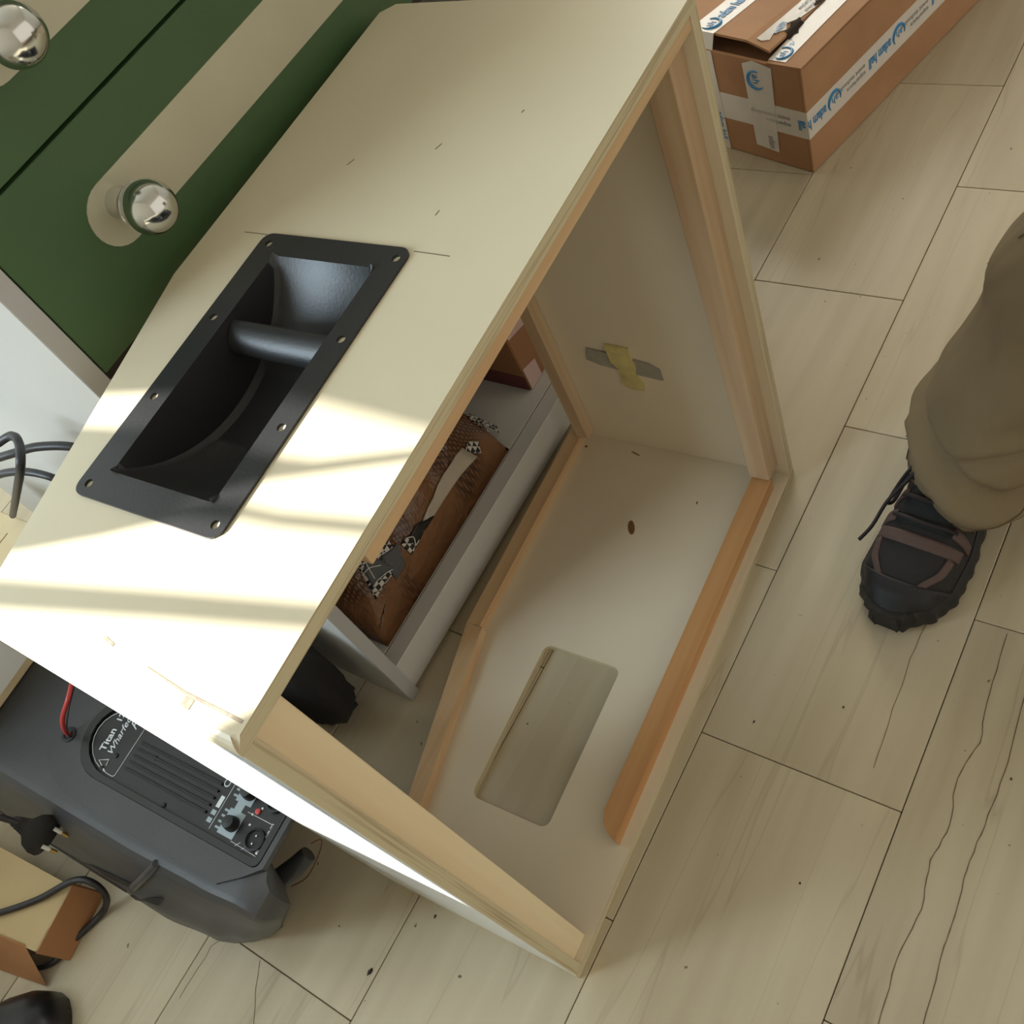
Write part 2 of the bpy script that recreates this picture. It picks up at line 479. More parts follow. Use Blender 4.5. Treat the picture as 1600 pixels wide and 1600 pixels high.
screen('gobo_strip', sp((0.093, 0.34), (0.099, 0.25), (0.113, 0.19), (0.131, 0.15), (0.135, 0.10), (0.128, 0.06), (0.123, -0.02),
                  (0.113, -0.02), (0.119, 0.06), (0.124, 0.09), (0.126, 0.13), (0.108, 0.19), (0.094, 0.25), (0.088, 0.34)), gobo, M_GOBO)
screen('gobo_strip', sp((0.10, 0.34), (0.10, 0.25), (0.114, 0.19), (0.133, 0.15), (0.152, 0.10), (0.158, 0.06), (0.170, -0.02),
                  (0.178, -0.02), (0.167, 0.06), (0.172, 0.10), (0.186, 0.15), (0.192, 0.19), (0.198, 0.25), (0.203, 0.34)), gobo, M_GOBO)
screen('gobo_strip', sp((0.051, 0.40), (0.0515, 0.25), (0.053, 0.10), (0.052, -0.05), (0.066, -0.05), (0.0690, 0.10), (0.071, 0.25), (0.071, 0.40)), gobo, M_GOBO)
smask = empty('sun_mask', W0 + Vector((0, 0, WZ0)), 'added unseen curtain over the lower half of the window', 'mask')  # unseen masks added to confine the sun beam to the cabinet
zc = sunspot(-0.31, 0.1)[1]
screen('mask_sheet', [(WS0 + 0.03, WZ0), (WS1 - 0.03, WZ0), (WS1 - 0.03, zc), (WS0 + 0.03, zc)], smask, M_GOBO)
def sb(q, y): a = sunspot(q, y); return (max(WS0 + 0.02, min(WS1 - 0.02, a[0])), a[1])
screen('side_mask', [sb(-0.34, 0.735), sb(0.045, 0.262), sb(0.10, 0.275), sb(0.28, 0.305), (WS1 - 0.03, zt + 0.06), (WS1 - 0.03, zc - 0.05)], smask, M_GOBO, d=-0.132)
screen('side_mask', [sb(-0.36, 0.45), sb(0.0, -0.012), sb(0.28, -0.03), (WS0 + 0.03, zt + 0.06), (WS0 + 0.03, zc - 0.05)], smask, M_GOBO, d=-0.132)

# ================================================================== SPEAKER CABINET (unfinished plywood)
H = 0.64; T = 0.012; XL = -0.004; XR = 0.632; DB = 0.302; DN = 0.243; XK = 0.295
cab = empty('speaker_cabinet', (0.3, 0.15, 0), 'empty plywood speaker cabinet lying on its side with open front', 'speaker cabinet')
def profile(x0=XL, x1=XR):
    return [(x0, 0), (x1, 0), (x1, DB - 0.012), (x1 - 0.012, DB), (XK, DB), (x0, DN)]
def panel(name, hole, z0, z1, top):
    bm = plate_bm(profile(), [hole], z0, z1)
    if top:
        es = [e for e in bm.edges if all(abs(v.co.z - z1) < 1e-5 and abs(v.co.x - XL) < 1e-5 for v in e.verts)]
        bmesh.ops.bevel(bm, geom=es, offset=0.0085, segments=5, affect='EDGES', profile=0.5)
    for f in bm.faces:
        f.normal_update(); n = f.normal
        f.material_index = 0 if abs(n.z) > 0.25 else 1
    v, f, k = bm_arrays(bm); bm.free()
    return put(name, v, f, [M_PLY if top else M_PLYIN, M_EDGE_Z], cab, k)
lab(panel('side_panel', rrect(0.116, 0.329, 0.108, 0.220, 0.008), H - T, H, True), 'pale plywood side facing up with a black recessed handle')
lab(panel('side_panel', rrect(0.115, 0.315, 0.095, 0.197, 0.010), 0.0, T, False), 'plywood side lying on the floor with a rectangular handle cutout')
def fse(n): return 2 if n.x < -0.7 else (0 if n.x > 0.7 else 1)
lab(box('end_panel', XL, XL + T, 0.0, DN - 0.001, T, H - T, [M_PLYIN, M_EDGE_X, M_WHITE], cab, 0.0006, 1, fsel=fse), 'end panel with a glossy white outer face')
def fse2(n): return 0 if abs(n.x) > 0.7 else 1
box('end_panel', XR - T, XR, 0.0, DB - 0.013, T, H - T, [M_PLYIN, M_EDGE_X], cab, 0.0006, 1, fsel=fse2)
# front cleats
def cleat(x0, x1, y0, y1, z0, z1, mt): return box('cleat', x0, x1, y0, y1, z0, z1, mt, cab, 0.0012, 2)
FI = 0.0125
lab(cleat(0.125, XR - T, 0.0015, 0.030, H - T - 0.0130, H - T, M_PINE_X), 'pine strip under the upper front edge')
lab(cleat(XL + T, XL + T + 0.027, FI - 0.004, FI + 0.02, T, H - T, M_PINE_ZY), 'pale pine strip along the near front edge')
lab(cleat(XR - T - 0.0275, XR - T, FI, FI + 0.026, T + 0.022, H - T - 0.0130, M_PINE_Z), 'pine strip along the far front edge')
# bottom front strip with rounded near end
bp = [(0.598, FI), (0.598, FI + 0.024), (0.155, FI + 0.024), (0.143, FI + 0.020), (0.134, FI + 0.011), (0.130, FI)]
lab(prism('cleat', bp, T, T + 0.019, M_PINE_XO, cab), 'orange pine strip along the lower front edge, rounded at one end')
# rear rails
RW = 0.019
def rail_poly(p0, p1, w):
    p0 = Vector(p0); p1 = Vector(p1); d = (p1 - p0).normalized(); nrm = Vector((d.y, -d.x)) * w
    return [tuple(p0), tuple(p1), tuple(p1 + nrm), tuple(p0 + nrm)]
for z0, z1 in ((T, T + 0.017), (H - T - 0.017, H - T)):
    prism('rear_rail', rail_poly((XK + 0.008, DB), (XR - T, DB), RW), z0, z1, M_PINE_X, cab)
    prism('rear_rail', [(0.03, DN + 0.0065), (XK + 0.008, DB), (XK + 0.009, DB - RW - 0.004), (0.03, DN + 0.0065 - RW)], z0, z1, M_PINE_X, cab)
box('rear_rail', XR - T - 0.018, XR - T, DB - 0.032, DB - 0.013, T + 0.017, H - T - 0.017, M_PINE_Z, cab, 0.001)
box('rear_rail', XL + T, XL + T + 0.018, DN - 0.022, DN - 0.003, T + 0.0175, H - T - 0.017, M_PINE_Z, cab, 0.001)

# recessed handle: flanged plate with real screw holes, dish and grip bar
hx0, hx1, hy0, hy1 = 0.0995, 0.3455, 0.0935, 0.2365
holes = [circ(x, y, 0.0034) for x in (0.109, 0.185, 0.260, 0.335) for y in (0.102, 0.2265)]
dx0, dx1, dy0, dy1 = 0.122, 0.324, 0.1145, 0.2135
bm = plate_bm(rrect(hx0, hx1, hy0, hy1, 0.009), [rrect(dx0, dx1, dy0, dy1, 0.006)] + holes, H, H + 0.0022)
v, f, k = bm_arrays(bm); bm.free()
handle = lab(put('recessed_handle', v, f, M_BLACK, cab), 'black steel recessed bar handle with eight screw holes')
sag = 0.056; R_ = (0.101 ** 2 + sag ** 2) / (2 * sag); cxh = (dx0 + dx1) / 2
NX = 28; v = []; f = []
def arc(x): return (H + 0.002) - sag + (R_ - math.sqrt(max(R_ * R_ - (x - cxh) ** 2, 0)))
for i in range(NX + 1):
    x = dx0 + (dx1 - dx0) * i / NX
    z = arc(x)
    v += [Vector((x, dy0, H + 0.0021)), Vector((x, dy0 + 0.0015, z + 0.004)), Vector((x, dy0 + 0.006, z)), Vector((x, dy1 - 0.006, z)), Vector((x, dy1 - 0.0015, z + 0.004)), Vector((x, dy1, H + 0.0021))]
for i in range(NX):
    for j in range(5): f.append([i * 6 + j, (i + 1) * 6 + j, (i + 1) * 6 + j + 1, i * 6 + j + 1])
nv = len(v)   # outer skin so that the dish has thickness
v += [p + Vector((0, (-0.0012 if j % 6 < 3 else 0.0012), -0.0012)) for j, p in enumerate(v[:])]
f += [[a + nv for a in q][::-1] for q in f[:]]
smooth_by_angle(put('dish', v, f, M_BLACK, handle), 40)
tube('grip_bar', [(0.2565, dy0 + 0.001, 0.627), (0.2565, 0.164, 0.627), (0.2565, dy1 - 0.001, 0.627)], 0.0128, M_BLACK, handle, sides=18, flat=0.55, curve=False)

# marks on the plywood: pencil line, worn strip, knots, putty and tape
M_PENCIL = mat('pencil', srgb(120, 108, 90), 0.9)
def flatmark(name, pts, z, mt, parent=cab, th=0.00025):
    return slab(name, [(x, y, z) for x, y in pts], (0, 0, th), mt, parent)
flatmark('pencil_line', [(0.3445, 0.093), (0.3435, 0.0615), (0.3441, 0.0615), (0.3451, 0.093)], H, M_PENCIL)
flatmark('pencil_line', [(0.3452, 0.262), (0.3450, 0.237), (0.3456, 0.237), (0.3458, 0.262)], H, M_PENCIL)
M_WORN = mat('worn_ply', srgb(160, 146, 128), 0.8, var=0.3, vscale=260)
flatmark('worn_strip', [(0.0098, 0.003), (0.0118, 0.003), (0.0128, 0.05), (0.0165, 0.085), (0.0158, 0.085), (0.0112, 0.05)], H, M_WORN)
flatmark('worn_strip', [(0.0045, 0.040), (0.0105, 0.040), (0.0105, 0.048), (0.005, 0.047)], H, M_WORN)
flatmark('worn_strip', [(0.0185, 0.118), (0.0205, 0.118), (0.0225, 0.128), (0.0205, 0.130)], H, M_WORN)
M_KNOT = mat('knot_brown', srgb(120, 82, 48), 0.7, var=0.3, vscale=300)
def knot(x, y, z, a, b_, ang=0.0):
    c, s = math.cos(ang), math.sin(ang)
    pts = [(x + c * a * math.cos(t) - s * b_ * math.sin(t), y + s * a * math.cos(t) + c * b_ * math.sin(t)) for t in [2 * math.pi * i / 10 for i in range(10)]]
    return flatmark('knot', pts, z, M_KNOT)
knot(0.497, 0.163, T, 0.011, 0.0045, 0.5)
knot(0.60, 0.278, T, 0.002, 0.002); knot(0.553, 0.096, T, 0.0025, 0.001); knot(0.605, 0.205, T, 0.008, 0.001, 1.3)
# chisel-like speck pattern on the top
for x, y, l, an in ((0.447, 0.135, .010, .9), (0.425, 0.209, .012, 1.0), (0.38, 0.095, .005, .3), (0.49, 0.08, .004, .9)):
    flatmark('scratch', [(x, y), (x + l * math.cos(an), y - l * math.sin(an) * .3), (x + l * math.cos(an) + .0006, y - l * math.sin(an) * .3 + .0006), (x, y + .0008)], H, M_PENCIL)
XI = XR - T
M_PUTTY = mat('grey_putty', srgb(158, 152, 138), 0.75, var=0.15, vscale=60)
slab('putty_strip', [(XI, 0.232, 0.182), (XI, 0.226, 0.203), (XI, 0.19, 0.199), (XI, 0.145, 0.191), (XI, 0.134, 0.183), (XI, 0.134, 0.164), (XI, 0.17, 0.168), (XI, 0.215, 0.175)], (-0.0025, 0, 0), M_PUTTY, cab)
M_TAPEY = mat('yellow_masking_tape', srgb(206, 192, 128), 0.55, var=0.12, vscale=80)
tv = []
tp = [(0.1995, 0.1905, 0.214), (0.1705, 0.1700, 0.145)]
NT = 12; tf = []
for i in range(NT + 1):
    t = i / NT; z = 0.216 - 0.078 * t
    bulge = 0.0030 + 0.004 * math.exp(-((z - 0.186) / 0.014) ** 2) + 0.0012 * math.sin(t * 23)
    w0, w1 = 0.197 - 0.010 * t + 0.003 * math.sin(t * 9), 0.167 - 0.002 * t + 0.002 * math.sin(t * 13)
    tv += [Vector((XI - bulge, w0, z)), Vector((XI - bulge - 0.0008, (w0 + w1) / 2, z - 0.001)), Vector((XI - bulge, w1, z - 0.002)), Vector((XI - 0.0001, w1, z - 0.002)), Vector((XI - 0.0001, w0, z))]
for i in range(NT):
    for j in range(5): tf.append([i * 5 + j, i * 5 + (j + 1) % 5, (i + 1) * 5 + (j + 1) % 5, (i + 1) * 5 + j])
tf += [[0, 1, 2, 3, 4], [NT * 5 + j for j in range(5)]]
put('tape_piece', tv, tf, M_TAPEY, cab)

# ================================================================== SIDEBOARD with green drawers
A0, A1, B0, B1 = 0.178, 1.10, 0.342, 1.05
side = empty('sideboard', fw(0.64, 0.7, 0), 'grey sideboard with green drawers, long pale inlays and chrome ball knobs', 'sideboard')
def fss(n): return 1 if n.y < -0.7 else 0
fbox('side_panel', A0, A0 + 0.017, B0, B1, 0.0, 0.93, [M_LAM, M_LAMEDGE], side, fsel=fss)
fbox('side_panel', A1 - 0.017, A1, B0, B1, 0.0, 0.93, [M_LAM, M_LAMEDGE], side, fsel=fss)
fbox('back_panel', A0 + 0.017, A1 - 0.017, B1 - 0.012, B1, 0.012, 0.93, M_LAM, side)
fbox('bottom_shelf', A0 + 0.017, A1 - 0.017, B0 + 0.030, B1 - 0.012, 0.046, 0.064, M_LAM, side)
fbox('plinth', A0 + 0.017, A1 - 0.017, B0 + 0.004, B0 + 0.0285, 0.008, 0.0645, M_LAM, side)
fbox('top_board', A0, A1, B0 - 0.004, B1, 0.93, 0.952, M_LAM, side)
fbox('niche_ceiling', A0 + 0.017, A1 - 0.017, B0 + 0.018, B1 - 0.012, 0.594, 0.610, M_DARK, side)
def drawer(z0, z1, zc):
    d = fbox('drawer_front', A0 + 0.0185, A1 - 0.0185, B0 + 0.0005, B0 + 0.018, z0, z1, M_GREEN, side, 0.0007)
    # stadium inlay
    r = 0.0258; a0, a1 = 0.2655 + r, 1.04
    P = [(a1 + r * math.cos(t), zc + r * math.sin(t)) for t in [-math.pi / 2 + math.pi * i / 14 for i in range(15)]]
    P += [(a0 + r * math.cos(t), zc + r * math.sin(t)) for t in [math.pi / 2 + math.pi * i / 14 for i in range(15)]]
    slab('inlay_strip', [fw(a, B0 + 0.0006, z) for a, z in P], FY * -0.0008, M_STRIP, d)
    for a in (0.297, 1.0):
        prof = [(0.0125, 0.0), (0.0125, 0.012), (0.0135, 0.018), (0.0165, 0.0215), (0.0170, 0.0225), (0.0160, 0.0228), (0.0160, 0.0240), (0.0180, 0.0245)]
        R = 0.0205; c = 0.0375
        prof += [(R * math.cos(t), c + R * math.sin(t)) for t in [math.radians(-38 + 128 * i / 14) for i in range(15)]]
        lathe('knob', prof, fw(a, B0 - 0.0001, zc + 0.004), FY * -1, [M_CHROME, M_RUBBER], d, 32, fm=lambda i: 1 if 4 <= i <= 6 else 0)
    return d
lab(drawer(0.612, 0.7595, 0.6915), 'lower green drawer front')
lab(drawer(0.7625, 0.912, 0.8320), 'upper green drawer front')

# bundle of cloth in brown film on the sideboard's bottom shelf
ZS = 0.0642
def bund(u, w, off=0.0):
    """u along the shelf 0..1, w depth 0..1 -> point on the bundle"""
    a = 0.214 + (0.31 + 0.085 * w) * u
    b_ = 0.372 + 0.33 * w
    eu = max(0.0, 1 - abs(2 * u - 1) ** 3.2) ** 0.5; ew = max(0.0, 1 - abs(2 * w - 1) ** 3.0) ** 0.5
    h = 0.165 * eu * ew
    wr = noise.noise(Vector((a * 14, b_ * 20, 3))) * 0.030 + noise.noise(Vector((a * 46 + b_ * 30, b_ * 55, 9))) * 0.012 - abs(noise.noise(Vector((a * 26 - b_ * 34, b_ * 14, 5)))) * 0.035 - abs(noise.noise(Vector((a * 60 + b_ * 40, b_ * 30, 15)))) * 0.010
    h = max(0.0, h + wr * (eu * ew) ** 0.6 * min(1.0, 8 * w + 0.1)) + off
    return fw(a, b_ - off * 0.4, ZS + 0.0005 + h)
NU, NW = 72, 44
v = [bund(i / NU, j / NW) for i in range(NU + 1) for j in range(NW + 1)]
f = [[i * (NW + 1) + j, (i + 1) * (NW + 1) + j, (i + 1) * (NW + 1) + j + 1, i * (NW + 1) + j + 1] for i in range(NU) for j in range(NW)]
rim = [i * (NW + 1) for i in range(NU + 1)] + [NU * (NW + 1) + j for j in range(1, NW + 1)] + [i * (NW + 1) + NW for i in range(NU - 1, -1, -1)] + [j for j in range(NW - 1, 0, -1)]
f.append(rim[::-1])
M_FILM = gridlines('brown_film', srgb(122, 84, 54), srgb(74, 48, 32), 110, 0.25)
_nt = M_FILM.node_tree
_n = _nt.nodes.new('ShaderNodeTexNoise'); _n.inputs['Scale'].default_value = 34; _n.inputs['Detail'].default_value = 6; _n.inputs['Distortion'].default_value = 1.2
_tc = _nt.nodes.new('ShaderNodeTexCoord'); _nt.links.new(_tc.outputs['Object'], _n.inputs['Vector'])
_b = _nt.nodes.new('ShaderNodeBump'); _b.inputs['Strength'].default_value = 0.9; _b.inputs['Distance'].default_value = 0.006
_nt.links.new(_n.outputs['Fac'], _b.inputs['Height']); _nt.links.new(_b.outputs[0], _nt.nodes['Principled BSDF'].inputs['Normal'])
bundle = put('cloth_bundle', v, f, M_FILM, None, smooth=True)
tag(bundle, 'brown film-wrapped bundle of checked cloth on the bottom shelf of the sideboard', 'bundle')
def patch(name, uv, mt, off=0.0016, n=7):
    (u0, w0), (u1, w1), (u2, w2), (u3, w3) = uv
    top = []; bot = []
    for i in range(n + 1):
        for j in range(n + 1):
            s, t = i / n, j / n
            u = (u0 * (1 - s) + u1 * s) * (1 - t) + (u3 * (1 - s) + u2 * s) * t
            w = (w0 * (1 - s) + w1 * s) * (1 - t) + (w3 * (1 - s) + w2 * s) * t
            top.append(bund(u, w, off)); bot.append(bund(u, w, -0.001))
    m_ = n + 1
    f = [[i * m_ + j, (i + 1) * m_ + j, (i + 1) * m_ + j + 1, i * m_ + j + 1] for i in range(n) for j in range(n)]
    N = m_ * m_
    f += [[a + N for a in q][::-1] for q in f[:]]
    rim = [i * m_ for i in range(n + 1)] + [n * m_ + j for j in range(1, m_)] + [i * m_ + n for i in range(n - 1, -1, -1)] + [j for j in range(n - 1, 0, -1)]
    f += [[rim[q], rim[(q + 1) % len(rim)], rim[(q + 1) % len(rim)] + N, rim[q] + N] for q in range(len(rim))]
    return put(name, top + bot, f, mt, bundle, smooth=True)
M_HOUND = plaid('hound_check', srgb(205, 200, 190), srgb(24, 24, 26), 170)
M_GREYC = mat('grey_cloth', srgb(84, 86, 90), 0.7, var=0.1, vscale=40)
M_CLEAR = mat('pale_plastic', srgb(186, 174, 158), 0.25, var=0.12, vscale=30)
M_BLKC = mat('black_plastic_wrap', srgb(20, 20, 22), 0.22)
def cam_px(p):
    q_ = Vector(p) - CAMPOS; z_ = q_.dot(FWD)
    return 800 + 1585.58 * q_.dot(RIGHT) / z_, 800 + 1585.58 * q_.dot(DOWN) / z_, z_
_G = [(i / 110, j / 110) + cam_px(bund(i / 110, j / 110)) for i in range(3, 108) for j in range(2, 90)]
def uw(u, v):
    """place on the bundle's surface that faces the room at this spot"""
    near = sorted(_G, key=lambda g: (g[2] - u) ** 2 + (g[3] - v) ** 2)[:6]
    d0 = (near[0][2] - u) ** 2 + (near[0][3] - v) ** 2
    near = [g for g in near if (g[2] - u) ** 2 + (g[3] - v) ** 2 < d0 + 40]
    g = min(near, key=lambda g: g[4]); return g[0], g[1]
def pp(*uv): return [uw(*q) for q in uv]
lab(patch('cloth_patch', pp((560, 880), (612, 845), (632, 880), (588, 940)), M_HOUND), 'black and white checked cloth showing through the wrapping')
lab(patch('cloth_patch', pp((566, 895), (590, 868), (618, 885), (590, 920)), M_GREYC, 0.003), 'grey patch with white stripes')
lab(patch('wrapping_strip', pp((680, 840), (665, 812), (728, 700), (755, 715)), M_CLEAR, 0.0022), 'pale crumpled plastic strip')
lab(patch('cloth_patch', pp((735, 690), (752, 688), (758, 708), (732, 704)), M_HOUND, 0.0028), 'checked cloth corner')
lab(patch('wrapping_strip', pp((632, 845), (660, 815), (702, 815), (655, 868)), M_BLKC, 0.003), 'black glossy piece with a white mark')
lab(patch('cloth_patch', pp((630, 850), (638, 836), (652, 850), (645, 862)), M_HOUND, 0.0036), 'small checked piece beside the black wrap')
lab(patch('cloth_patch', pp((628, 985), (645, 955), (655, 960), (640, 990)), M_HOUND, 0.002), 'checked hem near the shelf edge')
lab(patch('cloth_patch', pp((745, 625), (762, 620), (765, 650), (748, 655)), M_HOUND, 0.002), 'checked cloth at the far end')
lab(patch('cloth_patch', pp((690, 700), (698, 660), (704, 665), (698, 705)), M_HOUND, 0.002), 'narrow checked band')
lab(patch('cloth_patch', pp((600, 870), (625, 850), (640, 880), (625, 905)), M_GREYC, 0.0022), 'dark grey cloth square')
M_WHITEM = mat('white_print', srgb(220, 218, 210), 0.5)
def onb(q_, off=0.0042): return bund(q_[0], q_[1], off)
for us in (((640, 845), (648, 838), (652, 850)), ((652, 846), (664, 845), (656, 853))):
    tube('white_mark', [onb(uw(*q)) for q in us], 0.0007, M_WHITEM, bundle, sides=5)
for us in (((572, 905), (600, 882)), ((590, 920), (620, 893)), ((575, 878), (590, 905))):
    A_, B_ = uw(*us[0]), uw(*us[1])
    tube('white_stripe', [onb((A_[0] * (1 - t) + B_[0] * t, A_[1] * (1 - t) + B_[1] * t)) for t in (0, .25, .5, .75, 1)], 0.0006, M_WHITEM, bundle, sides=5, n=3)
for kx in range(6):   # fringe
    p = bund(0.965, 0.12 + 0.012 * kx, 0.0)
    q = p + FX * (0.022 + 0.006 * math.sin(kx * 2.1)) + FY * (-0.012 + 0.005 * kx); q.z = ZS + 0.0015
    tube('tassel', [p, (p + q) / 2 + Vector((0, 0, 0.004)), q], 0.0012, M_HOUND, bundle, sides=5, n=4)

# carton at the right of the bundle, inside the sideboard
M_CART = mat('carton_brown', srgb(150, 106, 72), 0.75, var=0.12, vscale=14)
M_MAROON = mat('maroon_print', srgb(98, 48, 50), 0.5, var=0.15, vscale=20)
M_PINKT = mat('pinkish_clear_tape', srgb(206, 176, 172), 0.25)
rb = empty('small_carton', fw(0.74, 0.52, ZS), 'brown carton with maroon print and pinkish tape beside the wrapped bundle', 'carton')
RA, RB_ = 0.622, 0.392
fbox('carton_body', RA, RA + 0.24, RB_, RB_ + 0.24, ZS, ZS + 0.22, M_CART, rb, 0.002)
slab('printed_band', [fw(RA - 0.0006, RB_ + 0.001, ZS + 0.001), fw(RA - 0.0006, RB_ + 0.238, ZS + 0.001), fw(RA - 0.0006, RB_ + 0.238, ZS + 0.035), fw(RA - 0.0006, RB_ + 0.001, ZS + 0.028)], FX * 0.0004, M_MAROON, rb)
slab('printed_band', [fw(RA - 0.0006, RB_ + 0.02, ZS + 0.085), fw(RA - 0.0006, RB_ + 0.238, ZS + 0.085), fw(RA - 0.0006, RB_ + 0.238, ZS + 0.16), fw(RA - 0.0006, RB_ + 0.02, ZS + 0.15)], FX * 0.0004, M_PINKT, rb)
slab('printed_band', [fw(RA + 0.002, RB_ - 0.0006, ZS + 0.001), fw(RA + 0.03, RB_ - 0.0006, ZS + 0.001), fw(RA + 0.03, RB_ - 0.0006, ZS + 0.034), fw(RA + 0.002, RB_ - 0.0006, ZS + 0.042)], FY * 0.0004, M_PINKT, rb)
slab('printed_band', [fw(RA + 0.002, RB_ - 0.0006, ZS + 0.10), fw(RA + 0.05, RB_ - 0.0006, ZS + 0.09), fw(RA + 0.05, RB_ - 0.0006, ZS + 0.14), fw(RA + 0.002, RB_ - 0.0006, ZS + 0.15)], FY * 0.0004, M_PINKT, rb)

# ================================================================== GREY PLASTIC LOUDSPEAKER lying face down
M_GREYP = mat('grey_moulded_plastic', srgb(54, 54, 55), 0.42, var=0.12, vscale=14, bump=0.12, bscale=900)
M_BLKP = mat('black_panel', srgb(16, 16, 17), 0.38)
M_BLKG = mat('black_groove', srgb(8, 8, 8), 0.6)
M_PRINT = mat('pale_panel_print', srgb(206, 210, 212), 0.5)
M_PRINTG = mat('grey_panel_print', srgb(150, 162, 168), 0.5)
spk = empty('pa_loudspeaker', (0.0, 0.52, 0), 'grey moulded plastic loudspeaker lying face down, black amplifier panel upward', 'loudspeaker')
ZP = 0.212
SY0, SY1 = 0.204, 0.80
def lerp_tab(tab, s):
    for (a, x), (b_, y) in zip(tab, tab[1:]):
        if s <= b_:
            t = (s - a) / (b_ - a); t = t * t * (3 - 2 * t); return x * (1 - t) + y * t
    return tab[-1][1]
def spk_pt(t, a):
    """t 0..1 along the body, a 0..1 around the section from left floor over the back to right floor"""
    y = SY0 + (SY1 - SY0) * t
    half = lerp_tab([(0, 0.036), (0.03, 0.054), (0.08, 0.088), (0.16, 0.110), (0.36, 0.122), (1, 0.122)], t)
    cx = lerp_tab([(0, -0.066), (0.03, -0.062), (0.08, -0.040), (0.16, -0.030), (0.36, -0.026), (1, -0.026)], t)
    hs = lerp_tab([(0, 0.62), (0.02, 0.84), (0.05, 0.975), (0.10, 1.0), (1, 1.0)], t)
    prof = [(-0.98, 0.0), (-1.0, 0.18), (-1.0, 0.42), (-0.95, 0.58), (-0.82, 0.74), (-0.73, 0.87), (-0.66, 0.955), (-0.60, 0.995), (-0.54, 1.0),
            (0.54, 1.0), (0.60, 0.995), (0.66, 0.955), (0.73, 0.87), (0.82, 0.74), (0.95, 0.58), (1.0, 0.42), (1.0, 0.18), (0.98, 0.0)]
    x = a * (len(prof) - 1); i = min(int(x), len(prof) - 2); fr = x - i
    px = prof[i][0] * (1 - fr) + prof[i + 1][0] * fr; pz = prof[i][1] * (1 - fr) + prof[i + 1][1] * fr
    yy = y + max(0.0, px) * 0.10 * max(0.0, 1 - t / 0.5) + (1 - pz * hs) * 0.14 * max(0.0, 1 - t / 0.4)
    return Vector((cx + px * half, yy, pz * (ZP + 0.010) * hs))
NTS, NAS = 70, 51
v = [spk_pt(i / NTS, j / NAS) for i in range(NTS + 1) for j in range(NAS + 1)]
f = [[i * (NAS + 1) + j, (i + 1) * (NAS + 1) + j, (i + 1) * (NAS + 1) + j + 1, i * (NAS + 1) + j + 1] for i in range(NTS) for j in range(NAS)]
f.append(list(range(NAS + 1))); f.append([NTS * (NAS + 1) + j for j in range(NAS, -1, -1)])
f.append([i * (NAS + 1) for i in range(NTS, -1, -1)] + [i * (NAS + 1) + NAS for i in range(NTS + 1)])
smooth_by_angle(put('body', v, f, M_GREYP, spk), 30)
ZT = ZP + 0.010
# amplifier panel: raised black frame, recessed plate
px0, px1, py0, py1 = -0.058, 0.036, 0.252, 0.548
def arch(x0, x1, y0, y1, r):   # rectangle with a bowed top end
    P = rrect(x0, x1, y0, y1 - 0.05, r)
    P = [p for p in P if p[1] < y1 - 0.05 - r - 1e-6 or p[0] < -9]
    bot = [(x0 + r * (1 - math.cos(t)), y0 + r * (1 - math.sin(t))) for t in [math.radians(q) for q in (0, 30, 60, 90)]]
    bot2 = [(x1 - r * (1 - math.cos(t)), y0 + r * (1 - math.sin(t))) for t in [math.radians(q) for q in (90, 60, 30, 0)]]
    top = [((x0 + x1) / 2 + (x1 - x0) / 2 * math.cos(t), y1 - 0.05 + 0.05 * math.sin(t)) for t in [math.pi * i / 12 for i in range(13)]]
    return bot + bot2 + top
bm = plate_bm(arch(px0, px1, py0, py1, 0.008), [[(q[0], q[1]) for q in arch(px0 + 0.007, px1 - 0.007, py0 + 0.007, py1 - 0.010, 0.005)]], ZT - 0.004, ZT + 0.004)
v, f, k = bm_arrays(bm); bm.free()
amp = lab(put('amplifier_panel', v, f, M_BLKP, spk), 'black amplifier panel with printed controls and logo')
prism('panel_plate', arch(px0 + 0.0072, px1 - 0.0072, py0 + 0.0072, py1 - 0.0102, 0.005), ZT - 0.002, ZT + 0.0004, M_BLKP, amp)
ZQ = ZT + 0.0004
for i in range(5):
    x = -0.036 + i * 0.0075
    box('cooling_rib', x, x + 0.0028, 0.342, 0.468, ZQ, ZQ + 0.0022, M_BLKG, amp, 0.0004)
for i in range(2):
    x = 0.010 + i * 0.0075
    box('cooling_rib', x, x + 0.0028, 0.342, 0.480, ZQ, ZQ + 0.0022, M_BLKG, amp, 0.0004)
for x, y in ((-0.028, 0.490), (-0.012, 0.440), (0.006, 0.400), (-0.048, 0.395), (-0.044, 0.262), (-0.046, 0.498)):
    lathe('screw', [(0.0026, 0), (0.0026, 0.0012), (0.0015, 0.0018)], (x, y, ZQ), (0, 0, 1), M_BLKG if y < 0.5 and y > 0.3 else mat('screw_steel', srgb(130, 130, 128), 0.35, metal=0.8), amp, 10)
